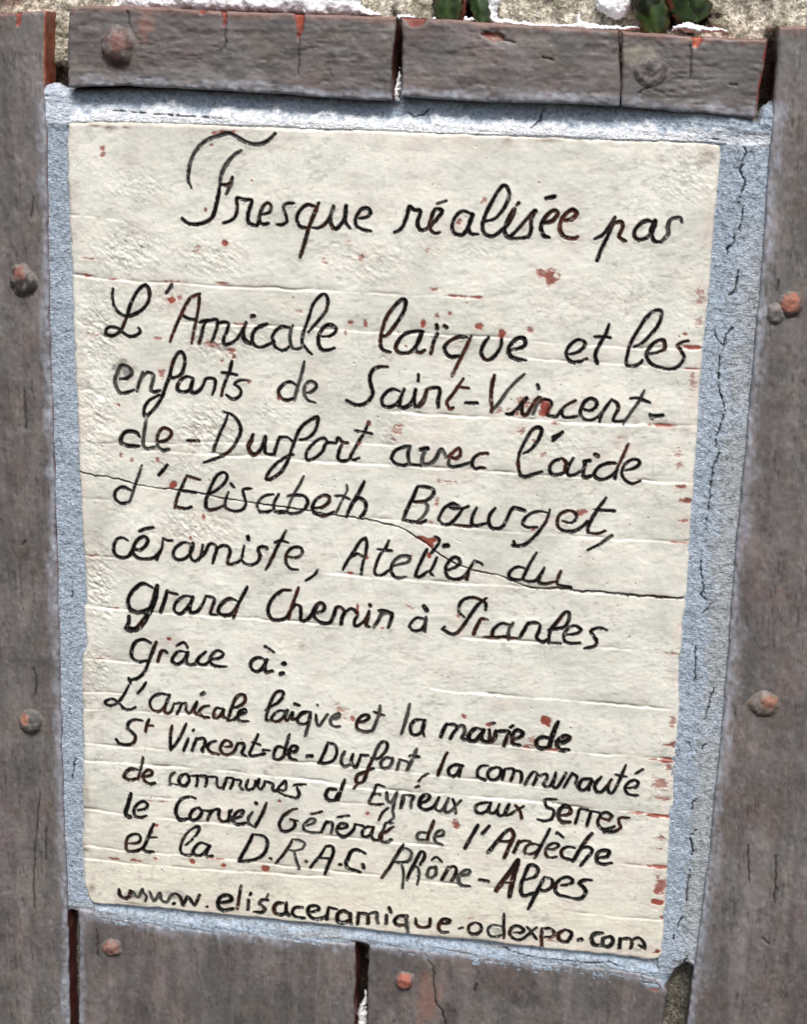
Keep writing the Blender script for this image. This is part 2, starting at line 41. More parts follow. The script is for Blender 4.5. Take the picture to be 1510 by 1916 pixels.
STROKES = """1 1 177 -992 1419 -1005 1454 -1001 1499 -987 1548 -953 1600 -905 1633 -858 1650 -818 1659 -784 1646 -751 1628 -710 1616 -670 1619 -637 1637 -611 1663
1 1 177 -764 1586 -798 1563 -832 1524 -853 1484 -860 1446
1 0 177 -860 1446 -867 1394 -880 1335 -897 1292 -935 1268 -976 1260 -1010 1264 -1034 1284
1 0 150 -859 1439 -832 1437 -812 1447 -803 1470
1 1 150 -803 1454 -818 1424 -832 1396
1 0 163 -846 1270 -812 1282 -788 1306 -781 1345 -783 1380 -751 1375 -716 1373 -727 1334 -734 1295 -724 1272 -690 1267 -680 1309 -663 1349 -643 1364 -628 1350 -636 1324 -670 1313
1 0 150 -678 1313 -680 1283 -663 1271 -639 1277
1 0 150 -523 1368 -555 1365 -572 1349 -562 1320 -556 1288 -575 1273 -602 1272
1 0 163 -428 1357 -468 1362 -502 1329 -511 1296 -494 1267 -464 1262
1 0 177 -412 1373 -434 1318 -454 1266 -477 1187 -493 1135
1 0 163 -454 1266 -414 1264 -381 1284 -355 1327 -345 1360 -358 1321 -354 1282 -334 1263 -311 1284 -294 1316 -289 1365 -291 1336 -291 1297 -270 1269
1 0 163 -231 1312 -195 1319 -179 1340 -193 1358 -222 1351 -245 1312 -241 1280 -214 1265 -177 1259
1 0 165 -72 1258 -40 1277 -18 1328 -9 1370 14 1357 42 1353 30 1307 40 1275 68 1276 100 1305 131 1343 135 1361 107 1363 90 1327 84 1282 106 1260 129 1265
1 1 146 116 1387 153 1400
1 0 165 266 1347 228 1359 197 1336 182 1294 194 1263 232 1260 258 1306 270 1347 254 1297 264 1265 297 1262
1 0 165 318 1317 368 1333 403 1375 424 1429 416 1465 395 1471 369 1436 334 1368 315 1308 324 1268 362 1257 398 1284 433 1321 451 1376 423 1330 412 1280 436 1258 488 1314 528 1361 543 1370 524 1334 526 1289 514 1261 473 1252 436 1251
1 0 146 462 1395 468 1402
1 0 175 566 1317 616 1332 637 1365 618 1375 587 1349 567 1304 582 1268 605 1260
1 0 175 586 1426 620 1434
1 2 185 652 1334 697 1341 718 1367 695 1380 660 1347 649 1302 669 1267 710 1259 728 1267
1 0 165 801 1261 836 1282 861 1319 882 1355
1 0 165 882 1353 863 1292 835 1228 815 1168
1 0 165 874 1328 910 1338 916 1312 904 1275 933 1257
1 0 175 1049 1339 1013 1346 978 1318 967 1287 986 1265 1022 1275 1046 1307 1053 1348 1038 1303 1054 1263 1081 1259
1 1 165 1081 1259 1110 1292 1108 1327 1119 1355 1154 1363 1164 1347
2 0 165 -1363 957 -1367 926 -1362 887 -1343 854 -1313 836 -1272 843 -1227 869 -1199 904 -1190 948 -1205 978 -1227 973 -1256 940 -1279 896 -1298 842 -1316 797 -1332 767 -1365 744 -1396 745 -1400 769 -1380 782 -1344 777 -1314 754 -1284 743 -1254 752 -1237 769 -1246 784
2 1 146 -1085 990 -1095 971 -1113 949
2 2 146 -954 953 -997 932 -1027 888 -1047 848 -1067 804 -1086 760 -1096 730
2 2 146 -957 948 -960 900 -970 847 -983 788 -996 725
2 0 146 -1042 853 -1012 838 -982 834 -970 840
2 0 165 -960 821 -933 832 -903 833
2 0 165 -928 830 -941 800 -948 766 -961 727
2 0 155 -928 825 -903 835 -878 839 -873 818 -884 779 -901 737
2 0 155 -878 817 -854 828 -824 825 -827 791 -842 761 -844 732 -819 731 -785 754 -755 799 -740 833
2 0 155 -740 833 -752 794 -748 761 -725 740
2 0 175 -713 862 -703 863
2 0 165 -741 833 -756 794 -753 760 -736 739 -716 740 -709 782 -687 811 -643 830
2 0 146 -712 757 -704 734 -677 721 -637 737 -608 753
2 0 155 -540 818 -574 821 -603 801 -618 771 -608 733 -583 715 -554 719 -542 732
2 1 146 -525 828 -537 790 -534 747 -520 723 -490 727 -476 740
2 0 146 -466 735 -481 754 -476 797 -453 860 -434 923 -400 967 -376 973 -364 945 -375 897 -414 848 -452 803
2 0 136 -476 745 -456 721 -436 703
2 0 165 -389 785 -355 789 -328 809 -329 828 -355 841 -384 825 -403 791 -405 753 -388 727 -359 726 -332 737
2 0 175 -119 795 -91 810 -53 859 -24 908 -13 955 -30 966 -60 939 -92 895 -113 843 -121 799 -123 761 -108 738 -77 730
2 0 165 67 830 28 828 -14 814 -44 779 -53 750 -36 730 7 732 35 759 53 793 61 827 46 784 35 745 55 734 78 747
2 0 165 133 823 120 797 111 758 105 730
2 0 165 127 861 130 847
2 0 175 163 858 173 851
2 0 175 266 813 228 813 191 793 166 766 174 738 198 722 231 729
2 2 165 282 818 263 770 241 722 219 673 203 637
2 0 175 360 817 340 788 330 750 345 720 369 719 396 744 416 782 417 815
2 0 185 461 766 498 775 523 792 517 818 496 821 469 804 449 770 462 738 491 727 528 724
2 0 155 718 759 754 770 779 795 782 816 752 824 720 801 704 768 712 740 734 725 766 729 795 744
2 0 155 883 899 870 855 849 812 831 769 834 746 842 723
2 0 146 822 841 857 843 891 840
2 0 155 996 805 1027 821 1062 859 1095 907 1105 962 1077 966 1043 937 1010 880 982 823 969 767 969 725 997 721 1024 732 1036 749
2 0 155 1062 778 1098 785 1127 802 1128 821 1120 841 1090 833 1065 808 1051 775 1062 748 1088 728 1125 718 1166 716 1197 736 1213 769 1197 801 1182 819 1199 833 1226 842
3 1 175 -1341 544 -1308 548 -1282 572 -1292 596 -1312 605 -1332 606 -1351 573 -1364 538 -1355 499 -1335 478 -1299 485 -1274 496
3 1 165 -1229 582 -1237 555 -1250 524 -1261 489
3 1 165 -1229 560 -1206 581 -1181 572 -1181 548 -1192 512 -1185 491 -1149 500
3 0 165 -1100 559 -1060 571 -1037 599 -1029 653 -1044 684 -1069 666 -1090 621 -1103 566 -1121 521 -1142 466 -1173 419 -1209 382 -1227 381 -1224 417 -1198 453 -1152 480
3 0 165 -990 565 -1020 571 -1050 554 -1066 519 -1051 500 -1020 502 -1000 522 -990 562 -1000 522 -995 498 -970 504 -945 530 -930 565 -899 569 -885 558 -890 523 -900 493
3 0 155 -807 654 -817 610 -835 565 -850 525
3 2 146 -850 525 -857 491
3 0 155 -854 599 -820 595 -785 590
3 0 155 -730 568 -770 566 -795 548 -775 534 -765 515 -775 490 -805 479 -835 497
3 0 165 -511 562 -538 571 -572 554 -589 524 -577 495 -547 487 -517 498
3 1 155 -470 668 -479 622 -493 573 -508 523 -515 491
3 1 155 -468 523 -439 529 -415 553 -420 572 -447 578 -469 550 -468 516 -453 492 -419 482
3 0 175 -88 663 -129 661 -158 643 -169 609 -162 575 -154 542 -170 507 -199 486 -238 484 -272 502
3 0 165 -31 556 -64 564 -98 540 -112 510 -101 484 -67 484 -34 510 -11 564 -25 525 -29 491 -14 479 24 496
3 0 165 -10 569 -26 529 -32 500 -20 481 14 498 32 528 41 567 35 528 41 492 62 493 81 520 94 569
3 0 165 94 574 80 530 57 495
3 0 185 89 569 117 578 146 579 149 553 143 524 146 495
3 0 136 52 637 52 608
3 2 146 254 628 223 576 191 531 184 512 197 488 213 494
3 2 136 227 591 256 587 279 586
3 0 165 270 519 320 521
3 2 165 393 652 383 599 381 546 387 503 385 484
3 1 146 385 484 419 529 450 578 482 618 525 661
3 0 165 585 616 591 602
3 0 175 450 480 473 479 501 505 523 535 541 557
3 2 175 541 557 519 525 525 482 544 483 566 523 592 562
3 1 155 602 563 585 524 572 485
3 2 165 593 538 616 554
3 0 155 612 551 640 550 650 532 637 503 638 481 667 480
3 0 146 651 477 675 478 692 505 715 530 755 556
3 0 155 701 515 698 491 717 476 764 485
3 0 155 780 524 818 514 845 530 848 556 824 569 797 554 781 520 782 491 806 471 839 475 870 501 891 535 913 569
3 0 146 887 530 875 501 865 467
3 0 155 913 569 939 552 943 528 931 499 925 475 951 472 978 478
3 1 136 1053 617 1033 571 1008 527 987 493 970 463
3 0 136 993 578 1032 580 1079 564
3 0 175 1083 508 1106 506 1138 511
3 0 136 1082 512 1093 494
4 0 194 -1252 278 -1267 297 -1308 300 -1334 279 -1342 248 -1319 234 -1289 231 -1255 233
4 1 165 -1215 368 -1223 325 -1231 279 -1234 244 -1217 222 -1181 232
4 1 165 -1214 371 -1224 390
4 2 165 -1173 258 -1129 265 -1098 292 -1103 317 -1134 325 -1159 299 -1168 263
4 1 165 -1168 263 -1160 233 -1135 220 -1109 226
4 0 155 -1020 272 -967 274
4 0 146 -825 412 -840 366 -865 315 -886 264 -896 229
4 0 155 -847 418 -805 403 -775 370 -767 331 -785 285 -815 238 -866 205 -942 173
4 0 165 -710 317 -720 289 -732 268 -720 234 -695 225
4 0 165 -708 319 -718 284 -731 253 -715 224 -695 228 -670 256 -651 312 -653 267 -650 233 -620 230
4 0 146 -583 316 -593 286 -610 230
4 0 136 -586 314 -546 313 -516 290
4 0 165 -489 307 -452 316 -422 345 -408 380 -406 417 -438 403 -472 377 -497 341 -516 290 -531 245 -545 204 -575 152 -615 120 -645 110 -635 144 -595 191 -550 224 -518 238
4 0 155 -358 302 -373 321 -402 312 -437 280 -458 244 -451 215 -416 227 -382 259 -363 299 -318 302
4 0 146 -318 302 -309 327 -289 308 -264 305
4 0 155 -289 306 -303 268 -310 233 -292 219 -258 226
4 0 146 -171 408 -187 363 -215 313 -239 267 -253 236 -238 227 -211 239
4 0 136 -233 366 -196 360 -155 355
4 0 165 23 309 -6 302 -44 283 -61 247 -43 224 -9 216 15 222 74 221
4 1 165 23 309 14 271 20 228
4 0 223 72 294 101 301
4 1 185 101 306 82 266 81 231 108 228 136 249 154 285 168 300 189 267
4 2 165 194 265 217 288 245 310 251 281 232 262 208 268
4 1 155 203 263 200 233 219 222 258 232 296 247
4 2 155 375 295 342 291
4 0 155 342 291 319 275 305 245 321 221 344 227 366 226
4 0 165 536 303 573 329 604 379 612 418 592 427 565 406 539 356 519 306 514 267
4 2 165 514 267 518 233
4 0 165 518 233 529 205 555 201 593 214 621 225
4 0 155 706 411 666 371
4 0 146 665 387 699 404
4 0 165 707 291 675 277 657 252 664 218 692 215 720 226
4 2 155 707 291 727 275 724 231
4 0 146 759 296 738 252 739 218 768 219 795 240
4 0 165 832 289 807 282
4 0 175 816 280 808 251 810 212 848 222
4 0 185 856 318 866 313
4 0 165 947 284 915 282 878 265 856 234 867 211 900 208 936 230 954 255
4 2 136 998 375 982 334 966 289 953 260
4 0 155 956 260 947 213
4 0 155 987 252 1023 264 1050 285 1044 304 1012 302 985 276 976 242 989 214 1023 196 1059 211
5 0 155 -1298 20 -1339 33 -1371 10 -1374 -26 -1346 -47 -1309 -40
5 1 126 -1242 141 -1261 84 -1277 42 -1293 -10 -1304 -37
5 0 155 -1116 153 -1137 127 -1160 100
5 0 146 -1024 108 -1045 61 -1071 4 -1087 -54
5 0 146 -1024 106 -994 97 -963 89
5 0 136 -1061 32 -1025 32 -984 27
5 0 155 -1087 -43 -1057 -52 -1026 -52 -1005 -43
5 0 165 -918 24 -882 46 -846 79 -831 115 -851 131 -882 112 -907 65 -928 13 -936 -29 -923 -51 -888 -46 -852 -28
5 0 146 -813 81 -801 66
5 0 146 -826 40 -839 3 -842 -28 -826 -44 -791 -50 -755 -37 -743 -11 -750 24 -755 54 -735 63 -715 64
5 0 146 -610 43 -645 36 -675 13 -688 -18 -675 -42 -645 -43 -620 -34
5 0 136 -585 47 -605 8 -610 -18 -597 -42 -554 -40
5 1 126 -468 137 -490 91 -514 49 -534 2 -549 -39
5 0 165 -542 40 -504 47 -464 42 -447 18 -459 -13
5 1 146 -594 -37 -559 -35 -524 -43 -489 -35 -464 -18
5 0 155 -416 -10 -379 -3 -349 24 -350 49 -375 53 -409 30 -426 -6 -414 -35 -373 -45 -324 -22
5 1 117 -266 110 -266 80 -290 28 -314 -31
5 0 136 -322 54 -285 56 -253 43
5 0 175 -185 132 -206 83 -240 21 -266 -41
5 0 165 -235 22 -211 51 -183 40 -175 10 -185 -20 -202 -39
5 0 175 62 123 44 74 21 23 -2 -39
5 0 165 62 123 101 122 136 110 127 79 94 55 45 49
5 1 146 84 54 109 38 105 8 86 -23 57 -45 8 -38
5 0 155 106 -32 87 -45 57 -45 8 -41
5 0 155 254 45 225 53 192 34 173 3 164 -28 189 -49 223 -36 251 -2 270 29
5 0 136 211 33 245 32 274 34 298 46
5 0 165 335 41 319 2 315 -33 335 -44 378 -31
5 2 136 236 -46 277 -48 306 -48 335 -44
5 0 165 419 44 396 12 393 -28 413 -51 451 -44 470 -13 491 38 503 54
5 0 175 503 52 525 50 554 40
5 0 146 652 39 614 41 581 29 554 2 547 -23 570 -36 613 -31
5 0 155 666 52 654 4 628 -42 596 -84 559 -117 521 -127 504 -123
5 0 136 510 -105 515 -120
5 0 165 726 4 764 -3 787 23 776 47 747 52 715 38 702 7 708 -27 738 -42 780 -39 817 -15 835 11
5 0 165 914 124 888 83 862 37 841 -13 842 -43
5 2 136 840 -45 885 -45 918 -30
5 0 146 870 67 907 65 955 66
5 0 126 952 -45 911 -83 847 -122
5 1 175 949 -50 911 -80
6 0 175 -1318 -226 -1344 -215 -1370 -224 -1387 -262 -1383 -298 -1351 -315 -1315 -304 -1293 -271 -1256 -269 -1225 -240 -1219 -214 -1240 -202 -1271 -223 -1293 -266 -1288 -292 -1262 -311 -1221 -311 -1184 -298 -1152 -256 -1146 -214
6 0 175 -1260 -178 -1234 -166 -1192 -155
6 0 146 -1152 -256 -1168 -289 -1176 -310
6 0 146 -1146 -204 -1126 -213 -1100 -212
6 0 155 -1012 -221 -1043 -218 -1079 -241 -1095 -273 -1085 -298 -1059 -304 -1028 -289 -1002 -251 -999 -217 -1012 -262 -1007 -293 -987 -305 -961 -279 -950 -222
6 0 175 -971 -296 -940 -262 -919 -219 -894 -218 -883 -243 -894 -275 -902 -309
6 0 155 -883 -243 -858 -220 -827 -223 -817 -249 -827 -280 -827 -306 -802 -304 -766 -281 -750 -213
6 0 155 -766 -281 -745 -298 -715 -303 -684 -286 -669 -254
6 0 194 -731 -168 -730 -181
6 0 155 -685 -291 -673 -254 -683 -229 -670 -213 -645 -213 -640 -223
6 0 146 -549 -125 -569 -165 -589 -202 -609 -250 -629 -292 -645 -322
6 0 136 -602 -187 -574 -175 -541 -183
6 0 146 -538 -250 -508 -255 -478 -240 -473 -212 -493 -200 -528 -213 -548 -245 -548 -281 -528 -308 -492 -311
6 0 126 -396 -304 -416 -334 -451 -360
6 0 146 -173 -133 -198 -155 -227 -202 -256 -250 -278 -296
6 0 146 -173 -135 -168 -168 -174 -219 -186 -266 -192 -313
6 0 136 -226 -228 -212 -214 -187 -225 -174 -227
6 0 155 -65 -141 -79 -177 -103 -209 -122 -262 -129 -298 -116 -312 -91 -308 -62 -283
6 0 146 -119 -187 -89 -188 -52 -188
6 1 165 -43 -261 -8 -251 26 -238 35 -215 16 -209 -14 -216 -43 -246 -52 -282 -36 -312 -11 -318 18 -310
6 0 126 148 -106 166 -115 169 -132 152 -161 133 -188
6 0 165 113 -169 95 -211 72 -268 65 -304 87 -303 121 -275
6 0 146 161 -206 145 -248 131 -279 144 -294
6 0 223 194 -148 208 -145
6 0 165 214 -261 243 -248 267 -229 261 -204 237 -201 213 -228 202 -259 210 -289 235 -305 270 -300 298 -277 321 -235 335 -209
6 0 136 308 -272 302 -303
6 0 136 335 -211 355 -215 370 -224
6 0 155 563 -228 529 -226 501 -248 495 -274 517 -285 551 -285
6 0 155 615 -152 595 -191 573 -238 560 -279 580 -290 614 -285 632 -264 654 -219
6 0 155 654 -222 637 -263 633 -289 658 -297 701 -284
6 0 146 729 -229 719 -263 716 -293 745 -301 779 -303
7 0 185 -1201 -450 -1248 -435 -1291 -467 -1321 -517 -1314 -564 -1277 -580 -1240 -569 -1213 -552
7 0 282 -1175 -440 -1192 -513 -1214 -567 -1246 -623 -1284 -666 -1332 -665
7 0 214 -1337 -662 -1311 -674 -1268 -657
7 0 175 -1334 -668 -1320 -634 -1317 -602
7 0 194 -1126 -460 -1139 -509 -1161 -569
7 0 165 -1126 -466 -1102 -472 -1079 -475
7 0 175 -1003 -483 -1045 -483 -1082 -515 -1095 -553 -1072 -573 -1041 -554 -1009 -510 -1001 -483 -1014 -526 -1015 -560 -983 -555 -957 -522 -936 -473
7 0 165 -936 -473 -897 -483 -905 -523 -916 -561 -885 -564
7 0 185 -781 -487 -822 -477 -858 -504 -877 -542 -859 -562 -817 -556 -791 -525 -776 -492
7 0 185 -734 -411 -755 -454 -781 -508 -802 -568
7 0 175 -526 -414 -566 -419 -607 -454 -630 -497 -632 -534 -612 -564 -576 -564 -545 -548 -520 -504 -500 -482
7 2 155 -488 -398 -505 -451 -520 -494 -535 -558
7 0 165 -500 -482 -479 -491 -476 -522 -476 -559 -448 -554 -423 -523 -398 -485
7 0 165 -403 -516 -372 -504 -362 -482 -378 -465 -403 -480 -418 -518 -402 -548 -372 -564 -336 -558 -316 -515 -307 -483 -282 -481 -266 -501
7 0 165 -266 -501 -278 -528 -283 -562
7 0 155 -266 -501 -236 -483 -216 -492 -205 -512 -220 -544 -214 -567 -194 -558 -167 -530 -150 -487
7 0 175 -150 -487 -157 -529 -164 -558 -149 -565
7 0 185 -147 -457 -146 -460
7 1 185 -129 -566 -109 -536 -90 -498 -60 -490 -42 -499 -49 -531 -58 -563
7 0 146 -105 -481 -75 -479 -40 -491
7 0 155 106 -504 74 -504 50 -529 43 -550 61 -567 96 -559 115 -529
7 1 165 119 -495 115 -534 113 -565
7 0 223 107 -444 120 -461
7 0 165 297 -484 271 -460 275 -419 299 -394 338 -386 372 -396 392 -410 394 -440
7 0 175 396 -384 358 -418 330 -461 303 -509 274 -553 245 -571 220 -562 195 -549
7 2 165 405 -488 376 -486 362 -510 348 -542 342 -566
7 0 136 195 -551 207 -537
7 0 146 504 -504 470 -501 436 -530 428 -566 453 -570 492 -561
7 1 155 523 -495 505 -529 505 -576
7 2 136 389 -574 423 -572 472 -568 541 -568
7 0 165 556 -564 578 -519 592 -492 620 -485
7 0 165 585 -503 614 -485 643 -493 644 -519 634 -556 662 -574 690 -556
7 0 175 693 -577 693 -525 725 -472 757 -428 776 -427 777 -457 760 -494 717 -508 688 -515
7 0 117 691 -577 744 -575
7 0 155 776 -531 819 -520 835 -501 808 -486 779 -498 759 -530 763 -561 793 -571 834 -565
7 0 165 953 -495 919 -487 881 -503 892 -525 908 -549 900 -576 857 -589
8 0 185 -1214 -730 -1248 -716 -1286 -730 -1308 -770 -1309 -813 -1277 -832 -1234 -823
8 0 175 -1185 -722 -1202 -766 -1224 -822 -1246 -878 -1278 -913 -1321 -931
8 0 146 -1327 -920 -1319 -944
8 0 175 -1159 -763 -1170 -791 -1181 -824
8 0 155 -1165 -769 -1144 -764 -1133 -772
8 0 175 -1033 -764 -1070 -761 -1096 -785 -1107 -813 -1081 -827 -1049 -803 -1028 -763 -1039 -802 -1023 -825 -991 -817 -975 -786 -938 -751
8 0 165 -975 -786 -981 -813 -949 -819 -923 -803
8 0 146 -1083 -733 -1048 -714 -1030 -737
8 0 165 -912 -786 -871 -777 -852 -754 -881 -741 -912 -770 -918 -803 -892 -819 -837 -817
8 0 185 -645 -770 -679 -759 -710 -775 -717 -808 -694 -830 -663 -814 -637 -764
8 0 175 -637 -764 -647 -797 -642 -828 -611 -820
8 0 126 -647 -698 -604 -725
8 0 243 -557 -780 -553 -779
8 0 214 -571 -832 -559 -828
9 0 146 -1239 -932 -1258 -964 -1283 -993
9 0 155 -1327 -956 -1350 -1001 -1377 -1042 -1410 -1067 -1442 -1064 -1447 -1048 -1409 -1034 -1378 -1053 -1351 -1079 -1319 -1081 -1295 -1065
9 0 155 -1125 -993 -1157 -985 -1200 -1000 -1222 -1034 -1212 -1072 -1174 -1077 -1142 -1038 -1123 -988 -1142 -1038 -1148 -1077 -1121 -1080 -1099 -1029
9 0 155 -1099 -1035 -1067 -1026 -1073 -1054 -1087 -1083
9 0 146 -1067 -1032 -1041 -1024 -1041 -1062 -1020 -1072 -993 -1025 -985 -1014 -999 -1064 -967 -1081
9 0 155 -924 -1025 -956 -1036 -978 -1068 -951 -1087 -925 -1085
9 0 194 -961 -971 -950 -962
9 0 146 -856 -1035 -887 -1033 -903 -1061 -898 -1086 -872 -1075 -851 -1035 -856 -1068 -835 -1083
9 0 165 -832 -1093 -819 -1049 -803 -998 -777 -958 -748 -955 -746 -988 -772 -1012 -803 -1025
9 0 165 -824 -1093 -793 -1079 -772 -1055 -746 -1045 -746 -1028 -772 -1039 -782 -1067 -772 -1088 -730 -1087
9 0 165 -641 -1074 -636 -1033 -616 -971 -590 -926 -561 -921 -559 -945 -584 -979 -621 -1004 -644 -1023
9 0 136 -641 -1071 -620 -1075
9 0 155 -543 -1019 -579 -1020 -610 -1052 -610 -1074 -584 -1074 -558 -1053 -537 -1013 -548 -1052 -537 -1067 -511 -1022 -516 -1060 -485 -1047 -459 -1023 -423 -1014
9 0 165 -423 -1014 -465 -1020 -488 -1058 -475 -1078 -443 -1075 -423 -1041
9 1 175 -423 -1014 -433 -1074 -448 -1138
9 0 175 -501 -978 -481 -984
9 1 155 -397 -1025 -394 -1066 -379 -1080 -356 -1041 -341 -1018
9 0 107 -391 -974 -390 -976
9 1 165 -330 -1044 -294 -1035 -284 -1013 -305 -1020 -325 -1043 -324 -1070 -304 -1079 -281 -1074
9 0 175 -194 -1048 -165 -1040 -143 -1022 -148 -1006 -176 -1014 -199 -1048 -196 -1080 -159 -1093 -129 -1085
9 1 165 -88 -953 -95 -1001 -109 -1046 -124 -1087
9 0 146 -118 -987 -90 -996 -69 -1002
9 1 156 53 -932 42 -989 28 -1044 16 -1088
9 0 168 117 -1006 80 -1012 59 -1047 66 -1083 94 -1084 119 -1055 127 -1008 116 -1056 126 -1088
9 0 204 233 -1015 218 -1046 204 -1084
9 0 180 233 -1019 267 -1016 280 -1034 262 -1062 251 -1090
9 1 180 280 -1028 310 -1018 318 -1051 306 -1081 328 -1086
9 0 204 404 -1030 367 -1027 340 -1059 341 -1088 369 -1089 398 -1050 407 -1030 396 -1070 412 -1088 437 -1086 434 -1027
9 0 204 437 -1093 461 -1064 465 -1031
9 0 204 466 -1034 496 -1028 527 -1029 516 -1066 505 -1103
9 0 156 442 -995 455 -991
9 0 168 532 -1007 544 -996
9 0 204 547 -1066 577 -1054 591 -1029 563 -1016 543 -1050 548 -1089 579 -1093
9 0 216 711 -1042 675 -1045 655 -1073 671 -1098 708 -1094
9 0 228 753 -959 734 -1013 717 -1093
9 0 228 755 -1070 791 -1054 808 -1033 784 -1028 755 -1057 756 -1090 775 -1101 808 -1095
10 0 175 -1263 -1131 -1303 -1132 -1331 -1151 -1334 -1179 -1310 -1199 -1297 -1220 -1311 -1255 -1349 -1267 -1382 -1261 -1395 -1240
10 0 146 -1225 -1120 -1239 -1154 -1245 -1188
10 0 136 -1239 -1154 -1207 -1154
10 0 165 -1111 -1145 -1119 -1193 -1120 -1271
10 0 165 -1039 -1128 -1063 -1183 -1091 -1235 -1120 -1271
10 0 155 -1029 -1202 -1042 -1236 -1054 -1270
10 0 136 -1007 -1161 -1002 -1156
10 0 155 -989 -1198 -1000 -1232 -1011 -1264
10 0 165 -989 -1203 -952 -1197 -946 -1222 -960 -1256 -957 -1267
10 0 165 -891 -1203 -923 -1220 -931 -1248 -910 -1268 -878 -1273
10 0 175 -851 -1232 -817 -1226 -819 -1205 -846 -1199 -867 -1231 -862 -1264 -835 -1272 -803 -1253 -782 -1207
10 0 165 -782 -1207 -753 -1204 -751 -1226 -761 -1254 -740 -1269
10 0 155 -680 -1148 -698 -1194 -719 -1240 -719 -1264 -682 -1258 -645 -1246
10 0 146 -708 -1195 -672 -1202
10 0 117 -658 -1231 -635 -1227
10 0 117 -656 -1226 -622 -1228
10 0 117 -714 -1267 -646 -1244
10 0 165 -551 -1208 -583 -1205 -601 -1235 -601 -1268 -572 -1270 -546 -1240
10 0 165 -526 -1135 -541 -1191 -556 -1258
10 0 175 -525 -1228 -494 -1219 -489 -1197 -515 -1199 -528 -1233 -520 -1260 -493 -1266
10 0 194 -436 -1241 -415 -1238
10 0 155 -338 -1161 -353 -1212 -379 -1269
10 0 155 -338 -1161 -302 -1174 -294 -1212 -311 -1252 -347 -1269 -384 -1272
10 1 165 -255 -1200 -270 -1231 -270 -1264 -254 -1279 -228 -1266
10 0 165 -214 -1210 -223 -1249 -207 -1280
10 0 155 -177 -1212 -187 -1246 -197 -1277
10 0 146 -177 -1212 -141 -1211
10 0 175 -126 -1223 -90 -1220 -60 -1185 -50 -1146 -73 -1137 -96 -1166 -115 -1217 -140 -1279 -159 -1342 -185 -1360 -198 -1345 -191 -1317 -160 -1298 -114 -1274
10 1 155 -23 -1219 -54 -1214 -79 -1241 -73 -1268 -42 -1265 -25 -1236 -23 -1214
10 1 136 0 -1272 9 -1233
10 1 136 12 -1219 48 -1227
10 1 165 92 -1155 78 -1200 49 -1268
10 0 155 62 -1196 103 -1195
10 0 117 151 -1277 126 -1293 106 -1319
10 0 165 239 -1160 220 -1208 197 -1281
10 0 165 317 -1221 282 -1219 252 -1238 248 -1265 268 -1280 293 -1261 307 -1224 299 -1279
10 0 155 435 -1210 403 -1215 386 -1241 390 -1273 426 -1284
10 0 165 478 -1214 448 -1225 434 -1253 446 -1279 476 -1276 495 -1247 494 -1220 473 -1214
10 0 155 514 -1218 510 -1246 503 -1273
10 0 155 514 -1218 554 -1215 555 -1242 546 -1275
10 0 165 554 -1225 589 -1227 595 -1254 591 -1281
10 0 165 648 -1220 629 -1251 613 -1288
10 0 165 648 -1220 665 -1229 664 -1253 651 -1287
10 0 165 669 -1242 708 -1227 714 -1248 700 -1282 726 -1290 748 -1245 754 -1215
10 0 165 748 -1245 746 -1288 766 -1289 788 -1247 802 -1213
10 0 155 795 -1289 813 -1250 831 -1213
10 0 155 831 -1213 854 -1230 849 -1268 870 -1285
10 0 165 921 -1229 882 -1238 866 -1266 875 -1292 904 -1281 927 -1239
10 0 155 927 -1239 913 -1262 912 -1291
10 0 165 967 -1216 942 -1253 944 -1285 969 -1294 997 -1259 1015 -1225
10 0 155 1015 -1225 1000 -1269 1014 -1295 1032 -1277 1058 -1205 1076 -1147
10 0 117 1030 -1197 1058 -1202 1082 -1205
10 0 165 1090 -1261 1129 -1252 1137 -1227 1113 -1221 1085 -1245 1081 -1272 1102 -1294 1139 -1293
10 0 126 1125 -1185 1155 -1161
11 0 204 -1287 -1392 -1325 -1390 -1352 -1416 -1355 -1438 -1326 -1450 -1293 -1438
11 0 165 -1261 -1323 -1270 -1374 -1288 -1443
11 0 175 -1255 -1423 -1222 -1414 -1216 -1394 -1238 -1388 -1263 -1418 -1255 -1446 -1228 -1460 -1201 -1452
11 1 146 -1098 -1386 -1122 -1411 -1125 -1456
11 0 97 -1115 -1449 -1082 -1452
11 0 175 -1044 -1389 -1071 -1406 -1077 -1440 -1050 -1454 -1028 -1424 -1033 -1397 -1044 -1389
11 0 126 -1028 -1402 -985 -1392
11 0 146 -985 -1392 -985 -1420 -991 -1449
11 0 146 -985 -1395 -942 -1391 -937 -1415 -945 -1447
11 0 146 -932 -1393 -889 -1394 -889 -1428 -878 -1449 -862 -1445
11 0 165 -836 -1389 -846 -1418 -857 -1452
11 0 146 -836 -1389 -804 -1392 -809 -1420 -820 -1446
11 0 146 -804 -1397 -767 -1399 -772 -1428 -756 -1446
11 0 146 -729 -1390 -740 -1419 -735 -1443 -703 -1432 -692 -1392
11 0 136 -714 -1436 -688 -1414 -674 -1382 -682 -1419 -666 -1434 -651 -1411 -645 -1388
11 0 165 -645 -1391 -608 -1401 -608 -1429 -592 -1438
11 0 146 -592 -1433 -561 -1396 -545 -1378 -540 -1406 -550 -1429 -582 -1426
11 0 146 -582 -1437 -555 -1452 -518 -1459 -487 -1462 -476 -1438 -487 -1406
11 0 136 -503 -1399 -487 -1392 -445 -1387
11 0 185 -294 -1399 -330 -1402 -345 -1431 -329 -1457 -298 -1454 -283 -1420
11 0 165 -253 -1345 -268 -1396 -285 -1453
11 0 136 -195 -1370 -208 -1387
11 0 165 -61 -1365 -97 -1360 -112 -1403 -131 -1455 -100 -1463 -64 -1456
11 0 136 -117 -1409 -81 -1406
